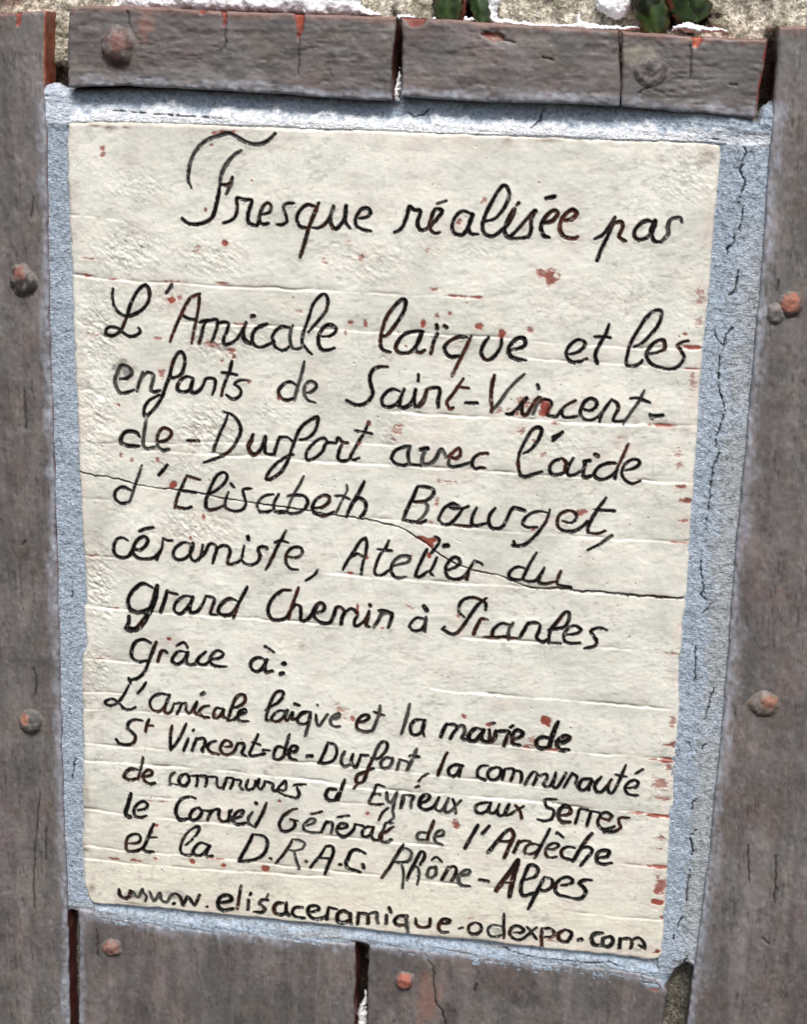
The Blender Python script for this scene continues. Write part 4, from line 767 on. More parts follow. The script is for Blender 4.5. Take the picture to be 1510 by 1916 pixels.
for k, (a, f) in enumerate(DATA_RIDGES):
    p = pts(f); zz = np.interp(X, p[:, 0], p[:, 1]) + .5 * fbm(X, X * 0 + k * 7.7, 9, seed=40 + k, oct=3)
    e0 = sst(p[0, 0] - 1, p[0, 0] + 9, X) * (1 - sst(p[-1, 0] - 9, p[-1, 0] + 1, X))
    A = a * e0 * np.clip(.68 + .75 * fbm(X, X * 0, 14, seed=60 + k, oct=3), .1, 1.2)
    s = zz - Z
    up = -A * .50 * np.exp(np.minimum(s, 0) / 2.2); dn = A * .20 * np.exp(-np.maximum(s, 0) / 3.2)
    h += 1.1 * up * (1 - sst(0, .95, s)) + dn * sst(0, .95, s)
    gro = np.maximum(gro, np.clip(A, 0, 1) * np.exp(-((s + .40) / .62) ** 2))
# the written strokes are cut into the clay and push up a burr
t_ = np.clip(-sd / np.maximum(hw, .2), 0, 1)
keep = np.exp(-np.maximum(sd, 0) / .8)
h -= 1.05 * hw * t_ ** .75 * (.85 + .3 * n1)
h += .14 * np.exp(-((sd - .5) / .55) ** 2) * np.clip(.65 + .7 * n2 + .4 * n1, 0, 1.6) * (sd > -.3)
h -= .7 * (1 - sst(-.1, .15, sdc))
# little pits
pit = np.zeros_like(h); rng = np.random.RandomState(5)
for _ in range(260):
    a, b = rng.uniform(-156, 130), rng.uniform(-212, 168); r_ = rng.uniform(.2, .6)
    i = int((168 - b) / 383 * NV); j = int((a + 157) / 288 * NU); sl = (slice(max(0, i - 8), i + 8), slice(max(0, j - 8), j + 8))
    if X[sl].size: pit[sl] = np.maximum(pit[sl], 1 - sst(.3, 1, np.hypot(X[sl] - a, Z[sl] - b) / r_))
h -= .35 * pit
# rounded rim
u = np.linspace(0, 1, NU)[None]; v = np.linspace(0, 1, NV)[:, None]
de = np.minimum(np.minimum(u * 287, (1 - u) * 287), np.minimum(v * 382, (1 - v) * 382)) + .4 * fbm(X, Z, 4, seed=70, oct=2) * 1
q = np.clip(1 - de / 2.2, 0, 1); h -= 2.0 * (1 - np.sqrt(np.clip(1 - q * q, 0, 1)))
h = h.astype(np.float32)
# pigments
c = np.empty(X.shape + (3,), np.float32); c[:] = (.73, .72, .635)
big = fbm(X, Z, 30, 22, seed=80, oct=3)
c = mix(c, col3((.56, .56, .49)), sst(-.1, .7, big) * .6)
c = mix(c, col3((.74, .715, .62)), sst(.0, .8, fbm(X, Z, 12, 6, seed=81, oct=3)) * .6)
c = mix(c, col3((.46, .465, .42)), sst(.15, .75, fbm(X, Z, 5, 2.4, seed=82, oct=3, ang=.2)) * .38)
c = mix(c, col3((.68, .63, .49)), sst(-135, -205, Z) * .42)
c = mix(c, col3((.60, .45, .40)), sst(.25, .8, fbm(X, Z, 14, 9, seed=83, oct=3)) * .22)
c = mix(c, col3((.36, .35, .30)), np.clip(rough * sst(.05, .6, fbm(X, Z, 1.8, 1.2, seed=84, oct=2)) * .6, 0, 1))
c = mix(c, col3((.11, .09, .075)), np.clip(gro * sst(-.35, .5, fbm(X, Z, 9, 3, seed=85, oct=3)) * .95, 0, .9))
c = mix(c, col3((.60, .42, .37)), sst(8, 1, de) * sst(0, .5, fbm(X, Z, 7, 10, seed=87, oct=3)) * .25)
c = mix(c, col3((.35, .335, .285)), sst(.28, .7, fbm(X, Z, 3.2, 1.3, seed=112, oct=4, ang=.15)) * sst(-.3, .5, fbm(X, Z, 20, seed=113, oct=2)) * .5)
# dust-dark halo of smudged ink round the strokes
c = mix(c, col3((.22, .21, .18)), np.exp(-np.maximum(sd, 0) / .5) * (.26 + .3 * n2).clip(0, 1) * .8)
c = mix(c, col3((.13, .085, .05)), np.clip(soft(DATA_DIRT, X, Z) * (1.35 + .8 * fbm(X, Z, 2.5, 1.5, seed=86, oct=3)), 0, .92))
gs = ellipses([[*q_, a_, b_, s_] for q_, a_, b_, s_ in [((-132.4, 61.1), 3.4, 2.6, 1), ((-130.2, 57.7), 2.2, 3.4, 1), ((-136.0, 59.7), 1.8, 1.8, .9), ((-131.4, -207.3), 4.5, 2.4, .8), ((-109.8, -205.0), 8, 2.2, .6), ((7.6, -208.6), 1.0, 3.0, .8), ((51.0, -205.7), 3, 3, .5)]], X, Z, 110)
c = mix(c, mix(np.broadcast_to(col3((.20, .20, .19)), c.shape), col3((.32, .31, .28)), sst(-.3, .5, fbm(X, Z, .9, seed=111, oct=2))), gs * .85)
red = ellipses(DATA_RED, X, Z, 90)
redc = mix(np.broadcast_to(col3((.20, .020, .009)), c.shape), col3((.28, .048, .026)), sst(-.5, .5, fbm(X, Z, 1.6, seed=92, oct=2)))
halo = soft([[a, b, max(r1 * 1.5, r1 + 1), max(r2 * 1.6, r2 + 1), s_ * .35] for a, b, r1, r2, s_ in DATA_RED if r1 > 1], X, Z)
c = mix(c, col3((.58, .33, .28)), np.clip(halo * (.6 + .8 * n2), 0, .5))
c = mix(c, redc, red * .95)
h -= .25 * red
edge = sd + .13 * fbm(X, Z, 6, seed=93, oct=2) + .13 * n1 + .10 * fbm(X, Z, .7, seed=94, oct=1)
ink = 1 - sst(-.12, .30, edge)
mott = fbm(X, Z, 4.5, seed=95, oct=3)
ik = np.empty_like(c); ik[:] = (.006, .0055, .005)
ik = mix(ik, col3((.085, .084, .074)), (typ == 1) * np.clip(.55 + .7 * mott, 0, 1))
ik = mix(ik, col3((.075, .022, .014)), (typ == 2) * np.clip(.6 + .6 * mott, 0, 1))
ik = mix(ik, col3((.052, .017, .011)), (typ == 0) * sst(.1, .8, fbm(X, Z, 9, seed=96, oct=3)) * .75)
ik = mix(ik, col3((.075, .072, .064)), (typ == 0) * sst(.3, .8, fbm(X, Z, 3.2, seed=97, oct=3)) * .55)
cover = ink * (1 - .3 * sst(.6, .95, fbm(X, Z, 1.6, seed=98, oct=2)))
cover = cover * (1 - .55 * red * (fbm(X, Z, 2, seed=99, oct=2) > .15))
c = mix(c, ik, cover)
c = mix(c, col3((.012, .008, .007)), (1 - sst(.02, .3, sdc)) * np.clip(.95 + .6 * fbm(X, Z, 5, seed=100, oct=2), .25, 1))
c = mix(c, col3((.03, .022, .02)), pit * .85 * (fbm(X, Z, 9, seed=101, oct=1) > -.3))
side = sst(.5, -.2, de)
c = mix(c, col3((.40, .34, .27)), side * .4 * (fbm(X, Z, 6, seed=103, oct=2) > .1))

plaque = empty('ceramic_plaque', (145.3, -240.5)[0], 6, (-9.2, -218.3)[1])
plaque.location = (0, 0, 0)
tag(plaque, 'cream glazed ceramic plaque covered with handwritten black French inscription, cracked across, set in blue-grey mortar', 'plaque')
Y = -h
X2, Y2, Z2, C2, Q2, ok, ring = pad_back(X, Y, Z, c, [2.6, 6, 12])
NN = normals_of(X2 * 1., Y2 * 1., Z2 * 1.)
g = np.where(ring > 0)
P = np.stack([X2, Y2, Z2], -1).reshape(-1, 3) * S
Cf = C2.reshape(-1, 3); Nf = NN.reshape(-1, 3)
inkp = np.pad(((cover > .5) & (sd < .5)), 3); lidp = np.pad(lid, 3)
fm = inkp[:-1, :-1] & inkp[1:, :-1] & inkp[:-1, 1:] & inkp[1:, 1:]
fl = lidp[:-1, :-1] * fm
def sub_mesh(name, mask, parent, label=None):
    Qs = Q2[mask & ok]
    if not len(Qs): return None
    used, inv = np.unique(Qs.ravel(), return_inverse=True)
    o = mesh_obj(name, P[used], inv.reshape(-1, 4), Cf[used], M_ink if label else M_glaze, parent, Nf[used])
    if label: o['label'] = label
    return o
# rim normals: let the sheet normals stand, sides are hidden in the mortar
sub_mesh('slab', fl == 0, plaque)
TXT = {1: 'Fresque réalisée par', 2: "L'Amicale laïque et les", 3: 'enfants de Saint-Vincent-', 4: "de-Durfort avec l'aide", 5: "d'Elisabeth Bourget,",
       6: 'céramiste, Atelier du', 7: 'grand Chemin à Pranles', 8: 'Grâce à:', 9: "L'amicale laïque et la mairie de", 10: 'St Vincent-de-Durfort, la communauté',
       11: "de communes d'Eyrieux aux Serres", 12: "le Conseil Général de l'Ardèche", 13: 'et la D.R.A.C. Rhône-Alpes', 14: 'www.elisaceramique-odexpo.com'}
for k, s_ in TXT.items():
    sub_mesh('lettering', fl == k, plaque, 'black handwritten line reading "%s"' % s_)
print('plaque', round(time.time() - T0, 1))

# ------------------------------------------------------------------ the planks of the frame
def clay_lump(px, pz, y0, rx, rz, hh, seed, patch, parent, n=48, m=26, tilt=(0, 0), dark=(.10, .09, .085), red=(.55, .19, .13)):
    th = np.linspace(0, 2 * np.pi, n + 1)[None]; r = np.linspace(0, 1.5, m)[:, None]
    wob = 1 + .10 * vnoise(np.cos(th) * 1.6 + seed, np.sin(th) * 1.6, seed) + .06 * vnoise(np.cos(th) * 4 + seed, np.sin(th) * 4, seed + 1)
    x = px + rx * r * wob * np.cos(th); z = pz + rz * r * wob * np.sin(th)
    prof = np.clip(1.08 / (1 + (r / .97) ** 5.5) - .09, -.02, 1) + 0 * th
    y = y0 + .5 - (hh + .5) * prof * (1 + tilt[0] * (x - px) / rx + tilt[1] * (z - pz) / rz) * np.where(r > 1, .8, 1)
    y = y - .45 * fbm(x, z, 4.0, seed=seed, oct=2) * prof - .16 * np.abs(fbm(x, z, 2.2, seed=seed + 3, oct=2)) * prof
    x[:, -1] = x[:, 0]; z[:, -1] = z[:, 0]; y[:, -1] = y[:, 0]
    c_ = np.empty(x.shape + (3,), np.float32); c_[:] = dark
    c_ = mix(c_, col3((.19, .165, .15)), sst(-.4, .5, fbm(x, z, 3, seed=seed + 7, oct=3)))
    ax, az, ar = patch
    pm = 1.05 - np.hypot((x - px) / rx - ax, (z - pz) / rz - az) / ar + .30 * fbm(x, z, 1.6, seed=seed + 9, oct=3)
    c_ = mix(c_, col3(red), sst(0, .35, pm) * .9 * (.75 + .25 * sst(-.6, .2, fbm(x, z, 1.1, seed=seed + 12, oct=2))))
    c_ = mix(c_, col3((.05, .043, .038)), sst(-.25, -.7, (z - pz) / rz + .3 * fbm(x, z, 1.5, seed=seed + 14, oct=2)) * sst(1.3, .9, r) * .5)  # shaded underside of the lump painted darker
    c_ = mix(c_, col3((.15, .132, .118)), sst(.98, 1.25, r + .08 * fbm(x, z, 1.2, seed=seed + 13, oct=2)))
    V = np.stack([x, y, z], -1).reshape(-1, 3) * S
    nc = n + 1; i = np.arange((m - 1) * nc).reshape(m - 1, nc)[:, :-1]
    Q = np.stack([i, i + 1, i + nc + 1, i + nc], -1).reshape(-1, 4)
    o = mesh_obj('nail_head', V, Q, c_.reshape(-1, 3), M_clay, parent); return o

FEAT = {   # chips (x, z, half width, height) break the edge down to red clay; cracks are dark splits
 'A': dict(chips=[((-177.4, 215.4), 1.5, 6.5)], cracks=[[(-172.6, 135.8), (-173.5, 130.5), (-174.5, 126.2)], [(-181.8, -26.1), (-184.5, -28.4)], [(-180.2, 46.9), (-180.5, 36.8), (-180.3, 27.9)], [(-180.8, -90.4), (-179.3, -94.4), (-180.2, -104.2)],
                [(-179.5, -155.1), (-182.1, -175.7), (-184.9, -205.4), (-184.8, -220.4)], [(-166.8, 22.2), (-166.6, 4.2), (-167.3, -24.6)], [(-177.3, -175.2), (-177.6, -192.8)]], amp=1.0, ang=1.57, tops=.7),
 'B': dict(chips=[((-83.3, 217.3), 1.4, 7), ((-50.3, 216.7), 2.1, 10.5), ((-93.0, 217.6), 2.2, 2.2)], cracks=[[(-125.0, 209.6), (-124.7, 202.2), (-125.3, 194.8)], [(-82.3, 212.5), (-82.3, 208.5), (-82.8, 201.9)], [(-50.0, 207.8), (-49.9, 200.3), (-50.3, 191.4)], [(-126.6, 216.7), (-125.3, 209.6)]], amp=1.2, ang=0, tops=1.2),
 'C': dict(chips=[((-0.8, 215.8), 5, 4.2), ((33.5, 208.8), 4, 2.2)], cracks=[[(36.9, 207.6), (42.6, 206.4)], [(54.1, 200.6), (58.6, 199.8)]], amp=1.0, ang=0, tops=1.0),
 'D': dict(chips=[((117.1, 210.7), 2.4, 5.2)], cracks=[[(115.3, 206.4), (115.8, 201.4), (116.2, 193.2)], [(132.2, 191.5), (135.3, 191.1)], [(95.0, 187.0), (102.4, 191.4)]], amp=1.1, ang=0, tops=1.0),
 'E': dict(chips=[], cracks=[[(157.9, 107.2), (158.4, 109.4), (158.5, 111.7)], [(176.5, -195.6), (179.7, -198.3)], [(166.0, -148.6), (167.9, -167.5)], [(179.2, -152.7), (180.4, -177.1)]], amp=1.0, ang=1.57, tops=1.5),
 'F': dict(chips=[], cracks=[[(-152.1, -228.7), (-151.9, -243.7)]], amp=.8, ang=1.57, tops=0),
 'G': dict(chips=[((127.2, -227.2), 3, 2.5)], cracks=[[(16.7, -223.5), (17.6, -226.6), (20.6, -229.4), (21.2, -239.7), (22.6, -249.8), (25.9, -253.3), (27.8, -262.6), (27.0, -273.1)], [(41.3, -240.2), (42.3, -236.2)]], amp=.9, ang=1.57, tops=0)}
LAB = {'A': 'long grey-brown upright plank along the left side of the plaque', 'B': 'short horizontal plank at upper left with a large domed nail head and two red chips',
       'C': 'short horizontal plank in the middle above the plaque, without a nail', 'D': 'short horizontal plank at upper right with a dark flattened nail head and one red chip',
       'E': 'long grey-brown upright plank along the right side of the plaque', 'F': 'grey-brown plank below the plaque at lower left with a pink nail head',
       'G': 'wide cracked grey-brown plank below the plaque at lower right with an orange nail head'}
YF = {'A': -.4, 'B': -2.6, 'C': -2.6, 'D': -2.0, 'E': -.8, 'F': 0, 'G': 0}
SM = {'A': 'r', 'B': 'b', 'C': 'b', 'D': 'b', 'E': 'l', 'F': 't', 'G': 't'}
PL = {}
KNOT = ((98.4, 195.7)); zA = (-164.1, 185.6)[1]
for k, E in DATA_PLANKS.items():
    F = FEAT[k]; sd_ = ord(k) * 13; pt = pts(E['top']); pl = pts(E['left'])
    W_ = np.ptp(np.vstack([pt, pts(E['bottom'])])[:, 0]); H_ = np.ptp(pl[:, 1])
    nu = int(W_ / .62) + 2; nv = int(H_ / (.62 if k in 'BCD' else .75)) + 2
    X, Z = coons(E, nu, nv)
    # wobble the outline a little
    u = np.linspace(0, 1, nu)[None]; v = np.linspace(0, 1, nv)[:, None]
    wd = np.hypot(X[:, -1] - X[:, 0], Z[:, -1] - Z[:, 0])[:, None]; ht = np.hypot(X[-1] - X[0], Z[-1] - Z[0])[None]
    dl, dr, dt, db = u * wd, (1 - u) * wd, v * ht, (1 - v) * ht
    X = X + (.45 * fbm(Z, Z * 0 + sd_, 9, seed=sd_, oct=3)) * (np.exp(-dl / 3) + np.exp(-dr / 3)); Z = Z + .35 * fbm(X, X * 0 + sd_, 8, seed=sd_ + 2, oct=3) * (np.exp(-dt / 3) + np.exp(-db / 3))
    an = F['ang']; a = F['amp']
    gr = fbm(X, Z, 16, 1.8, seed=sd_ + 4, oct=4, ang=an); gr2 = fbm(X, Z, 7, .9, seed=sd_ + 5, oct=2, ang=an)
    n1 = fbm(X, Z, 5, 3.5, seed=sd_ + 6, oct=4, ang=an); n2 = fbm(X, Z, 24, seed=sd_ + 7, oct=3)
    gw = .55 if k in 'BCD' else .32
    h = a * gw * (.24 * gr + .12 * gr2) + a * (.26 * n1 + .3 * n2) + .05 * fbm(X, Z, 1.6, seed=sd_ + 8, oct=2)
    fk = fbm(X, Z, 9, 3.2, seed=sd_ + 41, oct=4, ang=an, gain=.6); fk2 = fbm(X, Z, 5, 2.2, seed=sd_ + 42, oct=4, ang=an, gain=.6)
    flake = sst(.30, .36, fk); flake2 = sst(.36, .42, fk2); h -= .16 * flake * a; h += .12 * flake2 * a
    de = np.minimum(np.minimum(dl, dr), np.minimum(dt, db)) + .5 * fbm(X, Z, 3, seed=sd_ + 9, oct=3)
    q = np.clip(1 - de / 1.5, 0, 1); h -= 1.3 * (1 - np.sqrt(np.clip(1 - q * q, 0, 1)))
    c = np.empty(X.shape + (3,), np.float32); c[:] = (.152, .134, .120)
    c = mix(c, col3((.19, .163, .150)), sst(-.1, .6, fbm(X, Z, 22, 9, seed=sd_ + 10, oct=3, ang=an)) * .8)
    c = mix(c, col3((.128, .122, .104)), sst(.0, .6, fbm(X, Z, 16, 5, seed=sd_ + 11, oct=4, ang=an)) * .8)
    c = mix(c, col3((.175, .140, .108)), sst(.1, .7, fbm(X, Z, 11, 8, seed=sd_ + 12, oct=3, ang=an)) * .6)
    c = mix(c, col3((.205, .195, .185)), sst(.2, .75, gr) * .5 * gw)
    c = mix(c, col3((.075, .068, .062)), sst(.25, .8, -gr) * .55 * gw)
    c = mix(c, col3((.06, .052, .047)), sst(.45, .85, fbm(X, Z, 3.0, 1.4, seed=sd_ + 13, oct=3, ang=an)) * .6)
    c = mix(c, col3((.28, .265, .25)), sst(.52, .8, fbm(X, Z, 2.6, .8, seed=sd_ + 14, oct=3, ang=an)) * .5)
    c = mix(c, col3((.17, .118, .10)), sst(.3, .9, fbm(X, Z, 20, 14, seed=sd_ + 15, oct=3)) * .5)
    c = mix(c, col3((.085, .076, .066)), flake * .35); c = mix(c, col3((.20, .185, .17)), flake2 * .35)
    c = mix(c, col3((.04, .034, .03)), sst(.05, .0, np.abs(fk - .33)) * sst(.0, .5, n2) * .5)
    c = mix(c, col3((.105, .098, .092)), sst(.1, .7, fbm(X, Z, 45, 4.5, seed=sd_ + 51, oct=3, ang=an)) * .6); c = mix(c, col3((.215, .19, .17)), sst(.15, .8, fbm(X, Z, 50, 6, seed=sd_ + 52, oct=3, ang=an)) * .5)
    c = c * (1 + .28 * fbm(X, Z, 26, 13, seed=sd_ + 61, oct=4, ang=an, gain=.6))[..., None].astype(np.float32)
    c = c * (1 + np.array([.035, -.015, -.02], np.float32) * fbm(X, Z, 34, 16, seed=sd_ + 62, oct=3, ang=an)[..., None])
    sc2 = fbm(X, Z, 12, .7, seed=sd_ + 63, oct=2, ang=an + .06) * sst(-.1, .5, fbm(X, Z, 15, seed=sd_ + 64, oct=2)); h -= .35 * sst(.45, .8, sc2); c = mix(c, col3((.055, .048, .042)), sst(.45, .8, sc2) * .6)
    c = c * np.array([.83, .83, .87], np.float32)
    if F['tops']:
        tr = sst(F['tops'] * 3.2, .2, dt + 1.4 * fbm(X, Z, 4, seed=sd_ + 16, oct=3)); c = mix(c, col3((.22, .115, .09)), tr * .7)
    if k == 'A': c = mix(c, col3((.34, .10, .05)), sst(1.0, .1, dr) * (Z > zA - 6))
    if k == 'D': c = mix(c, col3((.22, .03, .02)), sst(.9, .2, dr + .7 * n1) * sst(-.5, .2, n2))
    if k == 'B': c = mix(c, col3((.25, .125, .10)), sst(1., .3, np.hypot((X - (-118.7, 210.6)[0]) / 6, (Z - (-118.7, 210.6)[1]) / 9) + .4 * n1) * .7)
    if k == 'G':
        c = mix(c, col3((.24, .12, .09)), sst(1., .3, np.hypot((X - (18.1, -241.5)[0]) / 7, (Z - (18.2, -247.4)[1]) / 22) + .4 * n1) * .55)
    # cement wiped over the edge next to the joint
    ds = {'r': dr, 'l': dl, 'b': db, 't': dt}[SM[k]]
    base = {'r': 3.2, 'l': 4.2, 'b': 3.6, 't': 3.4}[SM[k]] * (1 if k != 'F' else 1.2)
    sm = sst(base * 1.7, -base * .1, ds + base * .75 * fbm(X, Z, 9, 3.5, seed=sd_ + 17, oct=4, ang=an + 0) + .8 * gr2)
    if k in 'AE': sm = sm * (Z < zA)
    if k == 'D': sm = np.maximum(sm, sst(9, 1, db + 3 * n1 + .6 * dr) * sst(-1, 1, n2 + 1.2 - dr / 30) * .9)
    if k == 'G': sm = np.maximum(sm, sst(8, 0, dt + 3.5 * n1) * sst(60, 10, dr) * .8)
    if k == 'F': sm = np.maximum(sm, sst(5, 1, dl + 1.5 * n1) * .7)
    c = mix(c, col3((.33, .345, .39)), np.clip(sm * (.6 + .5 * fbm(X, Z, 2, seed=sd_ + 18, oct=3)), 0, .95)); h += .12 * sm
    if k == 'D':
        kd = np.hypot((X - KNOT[0]) / 7.5, (Z - KNOT[1]) / 5.5) + .35 * n1; c = mix(c, col3((.045, .043, .04)), sst(1.05, .35, kd) * .85); h -= .8 * sst(1, .2, kd)
        kd2 = np.hypot((X - KNOT[0] + 5) / 9, (Z - KNOT[1] - 7) / 5) + .35 * n1; c = mix(c, col3((.27, .25, .19)), sst(1.05, .5, kd2) * .6)
    rk = Raster(X.min() - 2, X.max() + 2, Z.min() - 2, Z.max() + 2, .3)
    for cr in F['cracks']:
        pp = resample(np.array(cr), np.linspace(0, 1, 30)); pp[:, 0] += .35 * fbm(pp[:, 1], pp[:, 1] * 0, 2.2, seed=sd_ + 19, oct=2); rk.poly(pp, .2 if k != 'G' else .3, taper=True)
    s_ = rk.at(rk.d, X, Z) + .12 * n1; cm = 1 - sst(-.1, .45, s_); h -= .9 * cm; c = mix(c, col3((.018, .015, .013)), cm * .9)
    for ((cx, cz), hwd, hh) in F['chips']:
        tt = (cz - Z) / hh; wloc = hwd * (1.15 - .75 * np.clip(tt, 0, 1)) + .35 * fbm(X, Z, 1.5, seed=sd_ + 20, oct=2)
        ccol = (.17, .07, .045) if hwd > 2.9 else (.36, .065, .02)
        m_ = (1 - sst(.75, 1.1, np.abs(X - cx - .3 * hwd * np.sin(tt * 3)) / np.maximum(wloc, .05))) * (tt > -.6) * (1 - sst(.85, 1.05, tt))
        h -= 1.6 * m_ * (1 - .6 * np.clip(tt, 0, 1)); c = mix(c, mix(np.broadcast_to(col3(ccol), c.shape), col3((.16, .025, .015)), sst(-.5, .5, n1)), m_)
    Y = YF[k] - h
    if k == 'A':   # the side that faces the joint is bare clay
        pass
    th_ = 13.0
    X2_, Y2_, Z2_, C2_, Q_, ok_, rg = pad_back(X, Y, Z, c, [YF[k] + 2.0, YF[k] + 6, th_])
    n4 = fbm(Y2_ * 1.0 + X2_ * .3, Z2_ + X2_, 4, seed=sd_ + 30, oct=2)[..., None]
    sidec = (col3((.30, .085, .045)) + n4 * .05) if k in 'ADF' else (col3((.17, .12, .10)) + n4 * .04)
    if k in 'AF': sidec = np.where((Z2_ < zA - 300)[..., None], col3((.10, .022, .016)) + n4 * .02, sidec)  # lower sides: dark red, with the gap's shade put into the colour
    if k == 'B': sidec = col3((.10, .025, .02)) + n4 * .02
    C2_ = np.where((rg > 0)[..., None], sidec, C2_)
    root = empty('plank', 0, 0, 0); tag(root, LAB[k], 'plank', 'grey-brown planks framing the plaque')
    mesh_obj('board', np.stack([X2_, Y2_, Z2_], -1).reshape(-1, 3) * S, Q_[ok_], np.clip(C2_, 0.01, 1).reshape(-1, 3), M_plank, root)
    PL[k] = root
SAL = (.50, .21, .15)
for k, p, rx, rz, hh, sd_, patch, tilt, dk, rd in [
    ('B', (-130.8, 201.3), 6.9, 8.0, 4.6, 3, (.2, .25, .55), (.1, .15), (.095, .05, .042), (.20, .10, .085)),
    ('A', (-179.1, 97.3), 6.0, 6.6, 3.2, 5, (-.1, .62, .55), (0, .15), (.045, .038, .038), (.21, .085, .065)),
    ('A', (-183.2, -119.1), 5.2, 5.6, 3.2, 7, (-.45, .48, .62), (-.1, .2), (.075, .072, .07), (.33, .15, .10)),
    ('E', (164.6, 101.6), 4.6, 5.0, 2.5, 9, (-.1, .1, 1.0), (0, .2), (.13, .10, .09), (.32, .12, .075)),
    ('E', (158.5, 97.4), 3.6, 4.4, 1.7, 11, (3, 3, .1), (0, .2), (.15, .142, .14), SAL),
    ('D', (99.3, 195.2), 6.6, 5.8, 1.5, 21, (3, 3, .1), (0, .2), (.06, .056, .052), SAL),
    ('E', (167.7, -79.1), 6.6, 6.0, 2.4, 13, (.3, .35, .55), (.1, .2), (.15, .115, .085), (.26, .115, .075)),
    ('F', (-144.4, -238.0), 4.8, 4.4, 3.0, 15, (0, .1, 1.0), (0, .2), (.16, .12, .10), (.25, .125, .095)),
    ('G', (6.5, -238.5), 4.4, 4.6, 3.2, 17, (0, .1, .95), (0, .2), (.17, .12, .10), (.36, .105, .07))]:
    o = clay_lump(p[0], p[1], YF[k], rx, rz, hh, sd_, patch, PL[k], tilt=tilt, dark=dk, red=rd)
print('planks', round(time.time() - T0, 1))

# ------------------------------------------------------------------ mortar joint round the plaque
mo = pts(DATA_MORTAR); hstep = .5
x0, x1, z0, z1 = mo[:, 0].min() - 1, mo[:, 0].max() + 1, mo[:, 1].min() - 1, mo[:, 1].max() + 1
xs = np.arange(x0, x1, hstep); zs = np.arange(z1, z0, -hstep); X, Z = np.meshgrid(xs, zs)
E = DATA_PLAQUE; pT, pB, pL_, pR = pts(E['top']), pts(E['bottom']), pts(E['left']), pts(E['right'])
outl = np.vstack([pT, pR[1:], pB[::-1][1:], pL_[::-1][1:]])
def line_at(p, x, ax=0):
    o = np.argsort(p[:, ax]); return np.interp(x, p[o, ax], p[o, 1 - ax])
zt = line_at(pT, X); zb = line_at(pB, X); xl = line_at(pL_, Z, 1); xr = line_at(pR, Z, 1)
plB = np.vstack([pts(DATA_PLANKS[k]['bottom']) for k in 'BCD']); zp = line_at(plB, X)
plT = np.vstack([pts(DATA_PLANKS[k]['top']) for k in 'FG']); zq = line_at(plT, X)
xpl = line_at(pts(DATA_PLANKS['A']['right']), Z, 1); xpr = line_at(pts(DATA_PLANKS['E']['left']), Z, 1)
ins = inside(mo, X, Z); rm = Raster(x0 - 1, x1 + 1, z0 - 1, z1 + 1, .5)
rm.poly(np.vstack([mo, mo[:1]]), 0, pad=4); dm = rm.at(rm.d, X, Z)
rp = Raster(x0 - 1, x1 + 1, z0 - 1, z1 + 1, .5); rp.poly(outl, 0, pad=12); dpq = np.where(rp.at(rp.d, X, Z) > 50, 12, rp.at(rp.d, X, Z))
core = inside(outl, X, Z) & (dpq > 2.6)
n1 = fbm(X, Z, 3.2, seed=201, oct=3); n2 = fbm(X, Z, 12, seed=202, oct=3); ng = fbm(X, Z, 1.3, seed=203, oct=2)
rec = np.full(X.shape, .9)
rec = np.where(X < xl + 1, 1.6 + .5 * sst(3, 0, xl - X), rec)
rt = sst(0, 1, (X - xr) / np.maximum(1, xpr - xr)); rec = np.where(X > xr - 1, .9 - .9 * np.sin(np.clip(rt, 0, 1) * np.pi) + .3, rec)
t = (zp - Z) / np.maximum(1, zp - zt); ampx = 1 - .85 * sst((65.2, 180.8)[0], (125.0, 182.3)[0], X)
ampx = ampx * sst((-160.7, 175.3)[0], (-149.6, 175.6)[0], X)
top = .15 + 5.6 * ampx * (1 - sst(.30, .86, t + .10 * n1 + .06 * n2))
top = np.where(X > (130.9, 167.7)[0] + 2, .7 + .6 * n1, top)
top = top - 1.3 * sst((105.3, 181.8)[0], (140.3, 182.6)[0], X) * sst(.9, .1, t)
rec = np.where((Z > zt - .3) & (X > xl - 2) & (X < xpr + 20), top, rec)
lump = sst((-162.3, 164.7)[1], (-162.2, 168.8)[1], Z + .9 * n1) * sst((-152.2, 169.1)[0], (-156.7, 169.0)[0], X); rec = rec * (1 - lump) + lump * (.2 + .5 * n1)
tb = (zb - Z) / np.maximum(1, zb - zq); rec = np.where((Z < zb + .3) & (X > xl) & (X < xr), .1 + 3.0 * (1 - sst(.15, .75, tb + .1 * n1)), rec)
rec = np.where((Z < zb) & (X >= xr), .6, rec)
rec = rec + 9 * np.exp(-dm / .9) * (dm < 6)
gapz = sst(0, 8, Z - zp - .5); rec += gapz * 2
stre = fbm(X, Z, 22, 1.1, seed=205, oct=2, ang=-.08) * ((Z > zt) | (Z < zb))
rec = rec - (.32 * n2 + .26 * n1 + .24 * ng) * np.where((Z > zt) & (t > .6), .45, 1) - .35 * stre * np.where((Z > zt) & (t > .6), .5, 1)
rcx = Raster(x0 - 1, x1 + 1, z0 - 1, z1 + 1, .25)
for a, f in DATA_MCR:
    p = resample(pts(f), np.linspace(0, 1, 26)); p[:, 0] += .45 * fbm(p[:, 1], p[:, 1] * 0, 1.8, seed=7, oct=3); rcx.poly(p, .11 * a, taper=True)
sc_ = rcx.at(rcx.d, X, Z) + .22 * ng + .15 * n1; ck = 1 - sst(.02, .3, sc_); rec = rec + 1.3 * ck
c = np.empty(X.shape + (3,), np.float32); c[:] = (.38, .455, .54)
c = mix(c, col3((.40, .415, .415)), sst(.25, .75, rt + .3 * n1) * (X > xr) * sst((120.4, 153.8)[1], (124.0, 102.3)[1], Z + 8 * n2) * .8)
c = mix(c, col3((.46, .52, .60)), sst(-.1, .7, n2) * .55)
